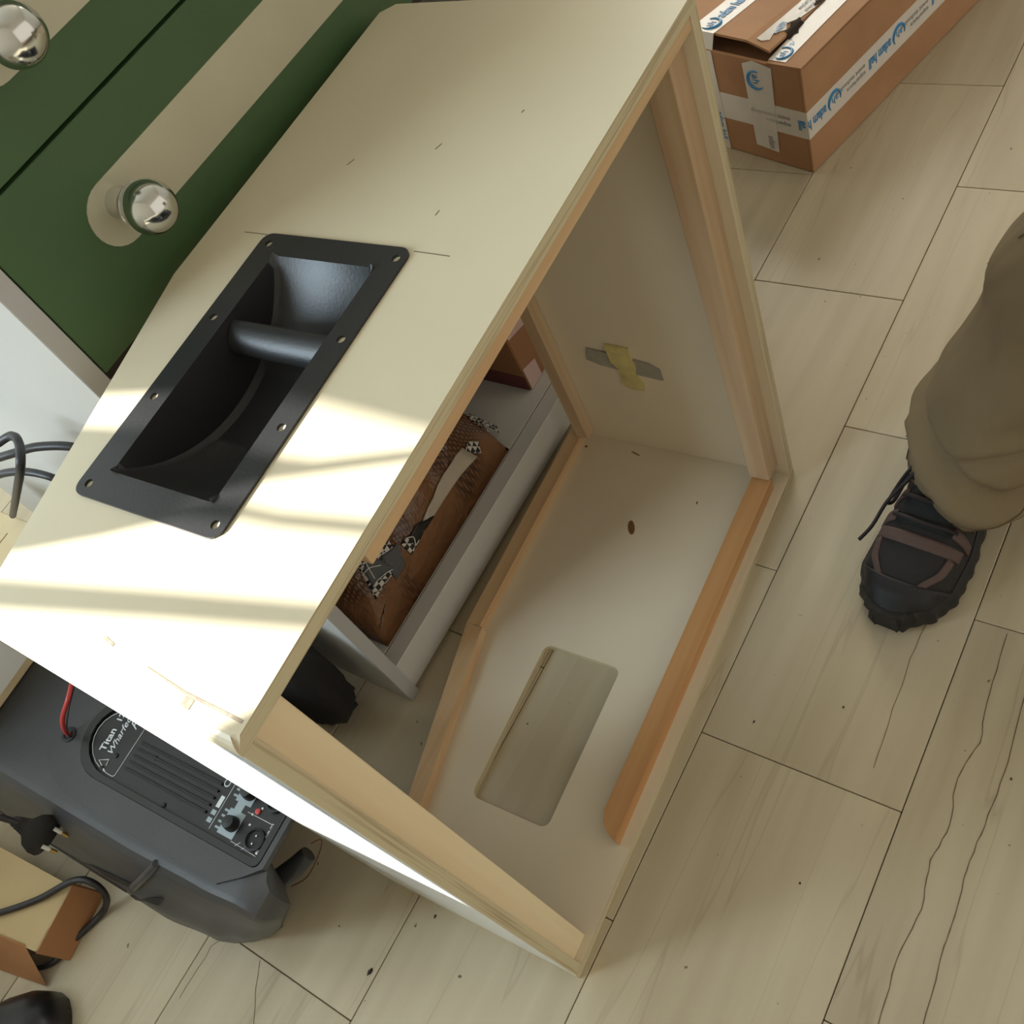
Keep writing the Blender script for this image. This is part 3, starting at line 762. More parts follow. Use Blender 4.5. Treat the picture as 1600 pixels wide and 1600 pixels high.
# logo plate
lp = arch(px0 + 0.010, px1 - 0.012, 0.500, 0.536, 0.002)
tube('logo_outline', [Vector((x, y, ZQ + 0.0003)) for x, y in arch(px0 + 0.010, px1 - 0.012, 0.476, 0.536, 0.003)] + [Vector((lp[0][0], 0.479, ZQ + 0.0003))], 0.0004, M_PRINT, amp, sides=5, curve=False)
text('lettering', 'Titan', 0.0125, (-0.030, 0.5085, ZQ), (1, 0.1, 0), (-0.1, 1, 0), M_PRINT, amp, bold=0.0002)
text('lettering', '12', 0.0110, (0.0035, 0.5120, ZQ), (1, 0.1, 0), (-0.1, 1, 0), M_PRINT, amp, bold=0.0002)
text('lettering', 'ACTIVE', 0.0105, (0.0185, 0.5130, ZQ), (1, 0.1, 0), (-0.1, 1, 0), M_PRINT, amp)
text('lettering', 'Wharfedale', 0.0115, (-0.031, 0.4965, ZQ), (1, 0.1, 0), (-0.1, 1, 0), M_PRINT, amp, shear=0.4, sx=1.05)
text('lettering', 'Pro', 0.0150, (0.0030, 0.4865, ZQ), (1, 0.1, 0), (-0.1, 1, 0), M_PRINT, amp, shear=0.5)
tube('logo_mark', [Vector(p) for p in ((-0.047, 0.492, ZQ + .0004), (-0.040, 0.508, ZQ + .0004), (-0.035, 0.496, ZQ + .0004), (-0.0415, 0.4945, ZQ + .0004))], 0.0007, M_PRINT, amp, sides=5, curve=False)
# controls
for x0, x1, y0, y1, mt in ((-0.046, -0.020, 0.297, 0.318, M_PRINTG), (-0.012, 0.012, 0.297, 0.318, M_PRINTG), (-0.020, -0.012, 0.304, 0.314, M_PRINTG),
                           (-0.026, -0.014, 0.331, 0.336, M_PRINT), (-0.034, -0.029, 0.331, 0.337, M_PRINTG), (-0.042, -0.037, 0.331, 0.337, M_PRINTG)):
    box('printed_block', x0, x1, y0, y1, ZQ, ZQ + 0.0002, mt, amp, 0)
for x in (-0.043, -0.037, -0.031, -0.025, -0.009, -0.003, 0.003, 0.009):
    box('printed_tick', x, x + 0.0022, 0.318, 0.3235, ZQ, ZQ + 0.0002, M_PRINTG, amp, 0)
for x in (-0.033, 0.000):
    lathe('level_knob', [(0.0078, 0), (0.0078, 0.004), (0.0064, 0.011), (0.002, 0.012)], (x, 0.305, ZQ), (0, 0, 1), M_RUBBER, amp, 18)
for x in (-0.036, 0.004):
    lathe('input_socket', [(0.0115, 0), (0.0115, 0.003), (0.009, 0.0035), (0.0085, 0.001), (0.002, 0.0008)], (x, 0.272, ZQ), (0, 0, 1), M_BLKG, amp, 20)
    for dx in (-0.004, 0.004):
        lathe('socket_pin', [(0.0009, 0.0008), (0.0009, 0.0022), (0.0003, 0.0024)], (x + dx, 0.272, ZQ), (0, 0, 1), M_CHROME, amp, 8)
M_RED = mat('red_led', srgb(190, 60, 60), 0.3)
lathe('signal_lamp', [(0.0030, 0), (0.0030, 0.0015), (0.0012, 0.002)], (-0.012, 0.286, ZQ), (0, 0, 1), M_RED, amp, 12)
for x, y in ((-0.0165, 0.290), (-0.0075, 0.283), (-0.026, 0.2865)):
    lathe('signal_lamp', [(0.0012, 0), (0.0012, 0.001), (0.0004, 0.0012)], (x, y, ZQ), (0, 0, 1), M_PRINT, amp, 8)
def pline(a, b_): tube('printed_line', [Vector((*a, ZQ + .0001)), Vector((*b_, ZQ + .0001))], 0.00035, M_PRINT, amp, sides=4, curve=False)
pline((-0.047, 0.297), (-0.0485, 0.2605)); pline((-0.0485, 0.2605), (0.024, 0.2595)); pline((-0.0165, 0.297), (-0.0165, 0.262))
pline((-0.047, 0.3285), (0.020, 0.3285)); pline((-0.049, 0.281), (-0.044, 0.276)); pline((-0.049, 0.290), (-0.044, 0.286))
for x in (-0.036, 0.004): tube('printed_line', [Vector((x + .0026 * math.cos(t), 0.2596 + .0026 * math.sin(t), ZQ + .0002)) for t in [i * math.pi / 6 for i in range(13)]], 0.0004, M_PRINT, amp, sides=4, curve=False)
text('lettering', 'INPUTS', 0.0045, (-0.030, 0.2605, ZQ), (1, 0, 0), (0, 1, 0), M_PRINT, amp)
text('lettering', 'CE', 0.0115, (-0.006, 0.334, ZQ), (1, 0, 0), (0, 1, 0), M_PRINT, amp)
# side grip slot, recess shape and hanging wire
def on_side(t, a, off=0.0):
    p = spk_pt(t, a); q = spk_pt(t, a + 0.01); r_ = spk_pt(min(t + .01, 1), a)
    n = (r_ - p).cross(q - p).normalized()
    if n.x > 0 and a < 0.5: n = -n
    return p + n * off
_S = [(i / 120, j / 160) + cam_px(spk_pt(i / 120, j / 160)) for i in range(1, 118) for j in range(2, 90)]
def sp_ta(u, v):
    near = sorted(_S, key=lambda g: (g[2] - u) ** 2 + (g[3] - v) ** 2)[:5]
    g = min(near, key=lambda g: g[4]); return g[0], g[1]
def ons(u, v, off): return on_side(*sp_ta(u, v), off)
tops = [(-15, 1283), (30, 1300), (70, 1318), (110, 1336), (150, 1355), (205, 1380)]
bots = [(-20, 1303), (22, 1320), (60, 1337), (100, 1354), (140, 1371), (198, 1394)]
tv = []; tf = []
for p_, q_ in zip(tops, bots):
    tv += [ons(*p_, 0.0015), ons(*q_, 0.0015), ons(*q_, -0.006), ons(*p_, -0.006)]
for i in range(len(tops) - 1):
    for j in range(4): tf.append([i * 4 + j, i * 4 + (j + 1) % 4, (i + 1) * 4 + (j + 1) % 4, (i + 1) * 4 + j])
tf += [[3, 2, 1, 0], [(len(tops) - 1) * 4 + j for j in range(4)]]
lab(put('grip_slot', tv, tf, M_BLKG, spk), 'dark grip slot along the side')
sur = [(-0.070, 0.262), (-0.086, 0.285), (-0.088, 0.330), (-0.088, 0.480), (-0.085, 0.525), (-0.076, 0.556), (-0.058, 0.582), (-0.030, 0.597), (0.0, 0.602), (0.036, 0.602), (0.0385, 0.30), (0.0385, 0.245), (-0.055, 0.2455)]
bm = plate_bm(sur, [arch(px0 - 0.0006, px1 + 0.0006, py0 - 0.0006, py1 + 0.0006, 0.008)], ZT - 0.004, ZT + 0.0032)
v, f, k = bm_arrays(bm); bm.free()
lab(put('panel_surround', v, f, M_GREYP, spk), 'raised grey border around the amplifier panel')
tube('moulded_ridge', [ons(212, 1386, 0.001), ons(228, 1366, 0.002), ons(248, 1350, 0.001)], 0.0045, M_GREYP, spk, sides=8)
slab('latch', [ons(205, 1398, 0.001), ons(252, 1402, 0.001), ons(248, 1412, 0.001), ons(212, 1408, 0.001)], (-0.001, -0.001, 0.001), M_BLKG, spk)
lathe('wire_hole', [(0.009, 0), (0.009, 0.0012), (0.006, 0.0016), (0.005, 0.0006), (0.0005, 0.0004)], (-0.032, 0.566, ZT + 0.0032), (0, 0, 1), M_BLKG, spk, 14)
M_REDW = mat('red_wire', srgb(178, 56, 54), 0.4)
tube('speaker_wire', [(-0.032, 0.566, ZT + 0.0032), (-0.030, 0.563, ZT + 0.016), (-0.020, 0.556, ZT + 0.034), (0.0, 0.548, ZT + 0.05), (0.02, 0.56, ZT + 0.05)], 0.0027, M_REDW, spk)
tube('speaker_wire', [(-0.034, 0.563, ZT), (-0.030, 0.554, ZT + 0.02), (-0.012, 0.545, ZT + 0.042), (0.012, 0.55, ZT + 0.05)], 0.0009, M_RUBBER, spk, sides=6)
# torn foot at the near end with a thin loose wire
def ray(u, v): return (RIGHT * ((u - 800) / 1585.58) + DOWN * ((v - 800) / 1585.58) + FWD)
def onz(u, v, z): d = ray(u, v); return CAMPOS + d * ((z - CAMPOS.z) / d.z)
tube('corner_foot', [onz(436, 1376, 0.115), onz(462, 1354, 0.125), onz(482, 1334, 0.13)], lambda t: 0.013 - 0.004 * t, M_GREYP, spk, sides=10)
tube('loose_wire', [onz(486, 1318, 0.13), onz(502, 1312, 0.10), onz(498, 1335, 0.06), onz(480, 1370, 0.01), onz(455, 1385, 0.003)], 0.0007, mat('copper_wire', srgb(120, 70, 52), 0.4), spk, sides=5)

# ------------------------------------------------------------------ beige box on the loudspeaker
M_BEIGE = mat('beige_carton', srgb(214, 196, 158), 0.7, col2=srgb(190, 164, 120), vscale=6)
ZB = ZT + 0.0008
bb = empty('beige_carton', (0.03, 0.74, ZB), 'beige carton with a printed label resting on the grey loudspeaker', 'carton')
box('carton_body', -0.10, 0.150, 0.690, 0.90, ZB, ZB + 0.105, M_BEIGE, bb, 0.002, 2)
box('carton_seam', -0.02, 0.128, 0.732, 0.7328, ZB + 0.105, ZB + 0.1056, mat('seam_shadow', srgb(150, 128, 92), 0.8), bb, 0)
slab('printed_label', [(-0.095, 0.6897, ZB + 0.012), (0.02, 0.6897, ZB + 0.012), (0.02, 0.6897, ZB + 0.09), (-0.095, 0.6897, ZB + 0.09)], (0, -0.0004, 0), mat('white_label', srgb(226, 226, 220), 0.6), bb)
for i in range(16):
    x = -0.088 + i * 0.0042
    slab('barcode_bar', [(x, 0.6893, ZB + 0.060), (x + (0.0012 + 0.0012 * (i * 7 % 3)), 0.6893, ZB + 0.060), (x + (0.0012 + 0.0012 * (i * 7 % 3)), 0.6893, ZB + 0.084), (x, 0.6893, ZB + 0.084)], (0, -0.0002, 0), M_RUBBER, bb)

# black cables looping above the carton
M_CABLE = mat('black_cable', srgb(40, 38, 38), 0.45)
tag(tube('cable', [onz(-60, 745, 0.49), onz(-20, 722, 0.505), onz(25, 707, 0.515), onz(60, 698, 0.52), onz(112, 698, 0.515), onz(150, 712, 0.50), onz(172, 730, 0.47)], 0.0042, M_CABLE), 'black cable arching furthest right toward the plywood cabinet', 'cable')
tag(tube('cable', [onz(-40, 720, 0.53), onz(-5, 694, 0.545), (onz(18, 681, 0.55)), onz(30, 694, 0.55), onz(32, 730, 0.54), onz(27, 765, 0.47), onz(20, 805, ZB + 0.111)], 0.0042, M_CABLE), 'black cable bent in a tight loop above the beige carton', 'cable')
tag(tube('cable', [onz(-50, 770, 0.42), onz(-10, 745, 0.45), onz(25, 737, 0.46), onz(60, 740, 0.46), onz(95, 752, 0.45), onz(130, 775, 0.42)], 0.0042, M_CABLE), 'lowest black cable curving just behind the beige carton', 'cable')

# mains plug lying on the loudspeaker's grip edge
plug = empty('mains_plug', onz(55, 1300, 0.15), 'black two-pin mains plug resting on the grey loudspeaker', 'plug')
pc = onz(58, 1300, 0.205)
pd = (onz(95, 1318, 0.175) - pc).normalized()          # along the pins
pn = Vector((0, 0, 1)); ps = pd.cross(pn).normalized()
def pl(a, b_, c): return pc + pd * a + ps * b_ + pn * c
def sect(a, w, h): return [pl(a, w * math.cos(t), h * math.sin(t)) for t in [2 * math.pi * i / 14 for i in range(14)]]
S_ = [sect(-0.028, 0.006, 0.006), sect(-0.020, 0.008, 0.007), sect(-0.010, 0.011, 0.009), sect(-0.004, 0.019, 0.009), sect(0.004, 0.022, 0.010), sect(0.013, 0.022, 0.010), sect(0.015, 0.020, 0.008)]
v = [p for q in S_ for p in q]; f = []
for i in range(len(S_) - 1):
    for j in range(14): f.append([i * 14 + j, i * 14 + (j + 1) % 14, (i + 1) * 14 + (j + 1) % 14, (i + 1) * 14 + j])
f += [list(range(14))[::-1], [(len(S_) - 1) * 14 + j for j in range(14)]]
smooth_by_angle(put('plug_body', v, f, M_BLKP, plug), 35)
M_PINW = mat('white_pin_sleeve', srgb(214, 210, 204), 0.5)
M_BRASS = mat('brass', srgb(200, 168, 100), 0.3, metal=0.9)
for sgn in (-1, 1):
    pin = tube('pin', [pl(0.014, sgn * 0.0105, 0), pl(0.024, sgn * 0.0100, 0)], 0.0024, M_PINW, plug, sides=10, curve=False)
    tube('pin_tip', [pl(0.024, sgn * 0.0100, 0), pl(0.033, sgn * 0.0096, 0)], 0.0021, M_BRASS, pin, sides=10, curve=False)
for i in range(3):
    tube('strain_rib', [pl(-0.018 + i * 0.003, -0.007, 0.0068), pl(-0.018 + i * 0.003, 0.007, 0.0068)], 0.0009, M_BLKG, plug, sides=6, curve=False)
tube('cord', [pl(-0.026, 0, 0), pl(-0.045, 0.003, 0.001), pl(-0.075, 0.008, 0.0), pl(-0.12, 0.01, 0.0)], 0.0036, M_CABLE, plug)

# ------------------------------------------------------------------ open carton on the floor at the lower left
M_CB = mat('cardboard', srgb(168, 118, 76), 0.8, var=0.1, vscale=10)
M_CBT = mat('pale_card_top', srgb(196, 172, 128), 0.8, var=0.08, vscale=8)
oc = empty('flat_carton', (-0.24, 0.68, 0), 'low pale carton with torn brown edges on the floor beside the loudspeaker', 'carton')
def P3(u, v, z): return onz(u, v, z)
ct = 0.05
q = [onz(112, 1385, ct), onz(57, 1488, ct), onz(0, 1462, ct), onz(-120, 1420, ct), onz(-60, 1290, ct)]
slab('carton_top', q, (0, 0, -0.004), M_CBT, oc)
a_, b_ = onz(114, 1383, ct), onz(57, 1490, ct)
dn = Vector((0.004, -0.006, -ct + 0.001))
slab('carton_side', [a_, b_, b_ + dn, a_ + dn], (0.0015, 0.003, 0), M_CB, oc)
b2, c2 = onz(40, 1480, ct), onz(-80, 1432, ct)
slab('carton_flap', [b2, c2, c2 + Vector((-0.035, -0.02, -ct + 0.002)), b2 + Vector((-0.03, -0.018, -ct + 0.002))], (0.002, 0.002, 0.002), M_CB, oc)
tg = [a_ + (b_ - a_) * t + Vector((0, 0, 0.001)) for t in (0, .2, .4, .6, .8, 1)]
tag(tube('cable', [onz(-30, 1430, ct + 0.006), onz(0, 1426, ct + 0.006), onz(60, 1405, ct + 0.006), onz(115, 1376, ct + 0.012), onz(146, 1380, 0.055), onz(166, 1402, 0.03), onz(158, 1428, 0.006), onz(112, 1472, 0.006), onz(85, 1502, 0.006), onz(55, 1512, 0.006), onz(30, 1508, 0.006)], 0.0042, M_CABLE), 'black cable draped over the flat carton and back along the floor', 'cable')

# black shoe at the corner
M_SHOE2 = mat('black_leather', srgb(22, 21, 22), 0.35)
c0 = onz(62, 1612, 0.0)
sh = []; f = []
ax = Vector((0.75, -0.62, 0)).normalized() * -1
axs = Vector((-ax.y, ax.x, 0))
secs = [(-0.045, .004, .012), (-0.043, .018, .030), (-0.034, .030, .042), (-0.015, .040, .050), (0.015, .046, .054), (0.06, .047, .060), (0.12, .040, .075), (0.18, .036, .085), (0.235, .032, .085), (0.25, .015, .07)]
for a, w, h in secs:
    for k in range(17):
        t = math.pi * k / 16
        sh.append(c0 + ax * a + axs * (w * math.cos(t)) + Vector((0, 0, 0.001 + h * math.sin(t) ** 0.7)))
for i in range(len(secs) - 1):
    for k in range(16): f.append([i * 17 + k, (i + 1) * 17 + k, (i + 1) * 17 + k + 1, i * 17 + k + 1])
    f.append([i * 17, i * 17 + 16, (i + 1) * 17 + 16, (i + 1) * 17])
f += [list(range(17)), [(len(secs) - 1) * 17 + k for k in range(16, -1, -1)]]
tag(put('shoe', sh, f, M_SHOE2, None, smooth=True), 'black rounded shoe tip poking in at the bottom left corner', 'shoe')

# ================================================================== TAPED CARDBOARD BOX
YB = math.radians(-17.5)
U_ = Vector((math.cos(YB), math.sin(YB), 0)); V_ = Vector((-math.sin(YB), math.cos(YB), 0)); BO = Vector((1.163, 0.154, 0))
def bw(a, b_, z): return BO + U_ * a + V_ * b_ + Vector((0, 0, z))
BLn, BWd, BH = 0.56, 0.32, 0.180
M_CB2 = mat('brown_cardboard', srgb(176, 134, 98), 0.8, col2=srgb(160, 118, 84), vscale=9, bump=0.1, bscale=60)
M_TAPE = mat('white_printed_tape', srgb(214, 208, 200), 0.3, var=0.05, vscale=40)
M_BLUE = mat('blue_print', srgb(52, 132, 186), 0.4)
M_GREYPR = mat('grey_print', srgb(150, 148, 150), 0.4)
pb = empty('cardboard_box', bw(BLn / 2, BWd / 2, 0), 'brown cardboard box sealed with white and blue printed tape, one flap torn open', 'box')
# four walls and bottom
def bbox(name, a0, a1, b0, b1, z0, z1, mt, parent=pb, bev=0.0015):
    return box(name, a0, a1, b0, b1, z0, z1, mt, parent, bev, 2, xf=lambda p: bw(p.x, p.y, p.z))
wl_long = lab(bbox('long_wall', 0, BLn, 0, 0.005, 0.001, BH, M_CB2), 'long side with printed tape')
bbox('long_wall', 0, BLn, BWd - 0.005, BWd, 0.001, BH, M_CB2)
wl_end = lab(bbox('end_wall', 0.0, 0.005, 0.005, BWd - 0.005, 0.001, BH - 0.004, M_CB2), 'end with crossed tape')
bbox('end_wall', BLn - 0.005, BLn, 0.005, BWd - 0.005, 0.001, BH - 0.004, M_CB2)
bbox('box_bottom', 0.005, BLn - 0.005, 0.005, BWd - 0.005, 0.001, 0.005, M_CB2)
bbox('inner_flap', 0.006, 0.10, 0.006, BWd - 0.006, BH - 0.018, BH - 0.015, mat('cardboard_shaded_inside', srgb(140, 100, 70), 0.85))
# top flaps; the far one stands proud at the near end, leaving a dark gap
CF = 0.060     # seam between the two top flaps
def sheet(name, grid, th, mt, parent):
    n, m_ = len(grid), len(grid[0])
    v = [p for r in grid for p in r]; N = len(v); v += [p - Vector((0, 0, th)) for p in v]
    f = [[i * m_ + j, (i + 1) * m_ + j, (i + 1) * m_ + j + 1, i * m_ + j + 1] for i in range(n - 1) for j in range(m_ - 1)]
    f += [[a + N for a in q][::-1] for q in f[:]]
    rim = [i * m_ for i in range(n)] + [(n - 1) * m_ + j for j in range(1, m_)] + [i * m_ + m_ - 1 for i in range(n - 2, -1, -1)] + [j for j in range(m_ - 2, 0, -1)]
    f += [[rim[q], rim[(q + 1) % len(rim)], rim[(q + 1) % len(rim)] + N, rim[q] + N] for q in range(len(rim))]
    return put(name, v, f, mt, parent)
def topz(a, b_): # height of the top sheet
    if b_ <= CF + 1e-6: return BH + 0.001 - 0.004 * (b_ / CF) * max(0, 1 - a / 0.1)
    return BH + 0.001 + 0.018 * max(0.0, 1 - a / 0.22) ** 1.5 * min(1, (b_ - CF) / 0.06 + 0.35)
lab(sheet('top_flap', [[bw(a, b_, topz(a, b_)) for b_ in (0.0, 0.02, 0.04, CF)] for a in (0.0, 0.03, 0.08, 0.15, 0.3, BLn)], 0.004, M_CB2, pb), 'flat top flap')
lab(sheet('top_flap', [[bw(a, b_, topz(a, b_)) for b_ in (CF + 0.002, 0.10, 0.14, 0.2, 0.26, BWd)] for a in (0.012, 0.03, 0.06, 0.10, 0.15, 0.22, 0.4, BLn)], 0.004, M_CB2, pb), 'top flap lifted at the end over a dark gap')
# tape on the long side, wrapped round the corner on to the end
TZ0, TZ1 = 0.062, 0.108
def tape(name, pts, off, parent): return slab(name, pts, off, M_TAPE, parent)
t1 = tape('tape', [bw(-0.0006, -0.0006, TZ0), bw(BLn, -0.0006, TZ0), bw(BLn, -0.0006, TZ1), bw(-0.0006, -0.0006, TZ1)], V_ * 0.0005, pb)
t2 = tape('tape', [bw(-0.0007, -0.0006, TZ0), bw(-0.0007, 0.20, TZ0 - 0.002), bw(-0.0007, 0.20, TZ1 - 0.002), bw(-0.0007, -0.0006, TZ1)], U_ * 0.0005, pb)
t3 = tape('tape', [bw(-0.0013, 0.060, 0.022), bw(-0.0013, 0.102, 0.026), bw(-0.0013, 0.104, BH - 0.012), bw(-0.0013, 0.085, BH - 0.004), bw(-0.0013, 0.052, BH - 0.010)], U_ * 0.0005, pb)
t4 = tape('tape', [bw(-0.0013, 0.158, 0.001), bw(-0.0013, 0.205, 0.001), bw(-0.0013, 0.205, BH - 0.004), bw(-0.0013, 0.160, BH - 0.004)], U_ * 0.0005, pb)
# top tapes
def toptape(poly, lift=0.0008):
    pts = [bw(a, b_, topz(a, b_) + lift) for a, b_ in poly]
    return pts
g1 = sheet('tape', [[bw(a, b_, topz(a, b_) + 0.0008) for b_ in (0.158, 0.18, 0.203)] for a in (0.010, 0.03, 0.06, 0.10, 0.15, 0.22, 0.4, BLn)], 0.0005, M_TAPE, pb)
slab('tape', [bw(0.010, 0.158, topz(0.01, 0.158) + 0.0008), bw(0.010, 0.203, topz(0.01, 0.203) + 0.0008), bw(-0.001, 0.204, BH - 0.014), bw(-0.001, 0.160, BH - 0.014)], U_ * -0.0005, M_TAPE, pb)
g2 = sheet('tape', [[bw(a, b_, topz(a, b_) + 0.001) for b_ in (0.030, 0.045, CF)] for a in (0.006, 0.03, 0.08, 0.15, 0.3, BLn)], 0.0005, M_TAPE, pb)
g3 = sheet('tape', [[bw(a, b_, topz(a, b_) + 0.001) for b_ in (CF + 0.002 + tear, 0.074 + tear * 0.5, 0.090)] for a, tear in ((0.022, 0.020), (0.030, 0.012), (0.044, 0.016), (0.06, 0.006), (0.072, 0.014), (0.09, 0.005), (0.12, 0.001), (0.2, 0.0), (0.4, 0.0), (BLn, 0.0))], 0.0005, M_TAPE, pb)
# tear hole and hand slot seen as dark gaps
M_GAP = mat('dark_gap', srgb(44, 32, 24), 0.9)
def hole(cx, cy, rx, ry, ang, n=14, jit=0.0):
    c, s = math.cos(ang), math.sin(ang); pts = []
    for i in range(n):
        t = 2 * math.pi * i / n; rr = 1 + jit * math.sin(i * 2.7)
        a, b_ = cx + c * rx * rr * math.cos(t) - s * ry * rr * math.sin(t), cy + s * rx * rr * math.cos(t) + c * ry * rr * math.sin(t)
        pts.append(bw(a, b_, topz(a, b_) + 0.0016))
    return slab('torn_hole', pts, (0, 0, 0.0003), M_GAP, pb)
hole(0.070, 0.062, 0.020, 0.007, 0.15, jit=0.3)
hole(0.155, 0.068, 0.035, 0.006, 0.1)
# printing. Long side: letters run from right to left, upside down
def logo(pos, xd, yd, r, parent, m_=M_BLUE):
    xd = Vector(xd); yd = Vector(yd); n = xd.cross(yd)
    ring = [Vector(pos) + xd * (r * math.cos(t)) + yd * (r * math.sin(t)) + n * 0.0003 for t in [math.radians(-200 + 245 * i / 22) for i in range(23)]]
    tube('logo_ring', ring, lambda t: r * (0.05 + 0.13 * math.sin(t * math.pi)), m_, parent, sides=6, curve=False, flat=0.15 if False else 1.0)
    text('logo_letters', 'ah', r * 1.25, Vector(pos) - xd * r * 0.62 - yd * r * 0.42, xd, yd, m_, parent, sx=0.95, bold=0.0)
def tape_print(x0, step, n, mk, xd, yd, parent, h=0.026):
    for i in range(n):
        o = mk(x0 + i * step)
        logo(o, xd, yd, h * 0.60, parent)
        text('lettering', 'adam h' if i == 0 else 'adam hall', h, o + Vector(xd) * h * 0.85 - Vector(yd) * h * 0.30, xd, yd, M_BLUE, parent, sx=0.62, bold=h * 0.02)
        if i == 0: continue
        text('lettering', 'experience', h * 0.46, o + Vector(xd) * h * 3.55 + Vector(yd) * h * 0.12, xd, yd, M_GREYPR, parent, sx=0.95)
        text('lettering', 'event technology', h * 0.46, o + Vector(xd) * h * 3.55 - Vector(yd) * h * 0.36, xd, yd, M_GREYPR, parent, sx=0.95)
zc_ = (TZ0 + TZ1) / 2
tape_print(-0.0, 1, 0, None, None, None, t1)
LX, LY = -U_, Vector((0, 0, -1))
tape_print(0.062, 0.158, 4, lambda x: bw(x, -0.0008, zc_), LX, LY, t1, 0.0235)
# end: the run round the corner carries on, then crossed pieces
EX, EY = V_, Vector((0, 0, -1))
text('lettering', 'all', 0.0235, bw(-0.0009, 0.004, zc_ + 0.007), EX, EY, M_BLUE, t2, sx=0.62, bold=0.0005)
text('lettering', 'experience', 0.0108, bw(-0.0009, 0.030, zc_ - 0.003), EX, EY, M_GREYPR, t2, sx=0.95)
text('lettering', 'event technology', 0.0108, bw(-0.0009, 0.030, zc_ + 0.008), EX, EY, M_GREYPR, t2, sx=0.95)
logo(bw(-0.0016, 0.082, 0.145), Vector((0, 0, -1)), -V_, 0.0145, t3, M_BLUE)
text('lettering', 'adam', 0.018, bw(-0.0016, 0.076, 0.050), Vector((0, 0, -1)), -V_, M_GREYPR, t3, sx=0.62)
logo(bw(-0.0016, 0.182, 0.095), Vector((0, 0, -1)), -V_, 0.0145, t4, M_BLUE)
text('lettering', 'adam hall', 0.022, bw(-0.0016, 0.174, 0.070), Vector((0, 0, -1)), -V_, M_BLUE, t4, sx=0.62)
# top printing
def top_mk(b_): return lambda a: bw(a, b_, topz(a, b_) + 0.0012)
for a in (0.030, 0.19, 0.35):
    o = bw(a, 0.180, topz(a, 0.18) + 0.0012); o2 = bw(a + 0.02, 0.180, topz(a + 0.02, 0.18) + 0.0012)
    xd = (bw(a + 0.09, 0.18, topz(a + 0.09, 0.18)) - bw(a, 0.18, topz(a, 0.18))).normalized()
    logo(o, xd, V_, 0.0145, g1)
    text('lettering', 'adam hall', 0.0235, o + xd * 0.020 - V_ * 0.007, xd, V_, M_BLUE, g1, sx=0.62, bold=0.0005)
for a in (0.022, 0.19):
    o = bw(a, 0.046, topz(a, 0.046) + 0.0014)
    logo(o, U_, V_, 0.0125, g2)
    text('lettering', 'adam hall', 0.020, o + U_ * 0.018 - V_ * 0.006, U_, V_, M_BLUE, g2, sx=0.62, bold=0.0005)
text('lettering', 'experience', 0.010, bw(0.105, 0.078, topz(0.105, 0.078) + 0.0014), U_, V_, M_GREYPR, g3)
text('lettering', 'event technology', 0.010, bw(0.105, 0.067, topz(0.105, 0.067) + 0.0014), U_, V_, M_GREYPR, g3)
text('lettering', 'adam', 0.020, bw(0.045, 0.074, topz(0.045, 0.074) + 0.0014), U_, V_, M_BLUE, g3, sx=0.62)

# ================================================================== PERSON: trouser leg and trail shoe
M_KHAKI = mat('khaki_cotton', srgb(122, 106, 78), 0.85, var=0.06, vscale=12, bump=0.15, bscale=700)
M_UP = mat('shoe_black_mesh', srgb(26, 24, 24), 0.75, bump=0.3, bscale=900)
M_SOLE = mat('shoe_black_rubber', srgb(20, 20, 21), 0.6)
M_OVER = mat('shoe_brown_suede', srgb(82, 64, 58), 0.7, var=0.12, vscale=80)
M_LACE = mat('dark_brown_lace', srgb(34, 24, 24), 0.7)
pe = empty('person', (0.62, -0.18, 0), 'person in khaki trousers and dark brown and black trail shoe, one leg in view', 'person')
# shoe: s 0 heel .. 1 toe
STOE, SHEEL = Vector((0.462, -0.165, 0)), Vector((0.760, -0.204, 0))
SD = (STOE - SHEEL).normalized(); SN = Vector((SD.y, -SD.x, 0)); SLn = (STOE - SHEEL).length   # SN: towards the person's inner side
def lerp_tab(tab, s):
    for (a, x), (b_, y) in zip(tab, tab[1:]):
        if s <= b_: 
            t = (s - a) / (b_ - a); t = t * t * (3 - 2 * t); return x * (1 - t) + y * t
    return tab[-1][1]
WT = [(0, 0.016), (0.03, 0.028), (0.12, 0.037), (0.3, 0.039), (0.5, 0.043), (0.7, 0.051), (0.82, 0.051), (0.92, 0.040), (0.97, 0.026), (1.0, 0.008)]
HT = [(0, 0.095), (0.1, 0.112), (0.25, 0.115), (0.42, 0.110), (0.58, 0.088), (0.72, 0.070), (0.85, 0.060), (0.94, 0.050), (1.0, 0.034)]
def shoe(s, th, off=0.0):
    w = lerp_tab(WT, s) * (0.93 if s < 2 else 1) + off; h = lerp_tab(HT, s) + off
    z0 = 0.020
    p = 0.75
    c, sn = math.cos(th), math.sin(th)
    y = w * math.copysign(abs(c) ** p, c); z = z0 + (h - z0) * abs(sn) ** 0.85
    return SHEEL + SD * (s * SLn + (off if s > 0.97 else 0)) + SN * y + Vector((0, 0, z))
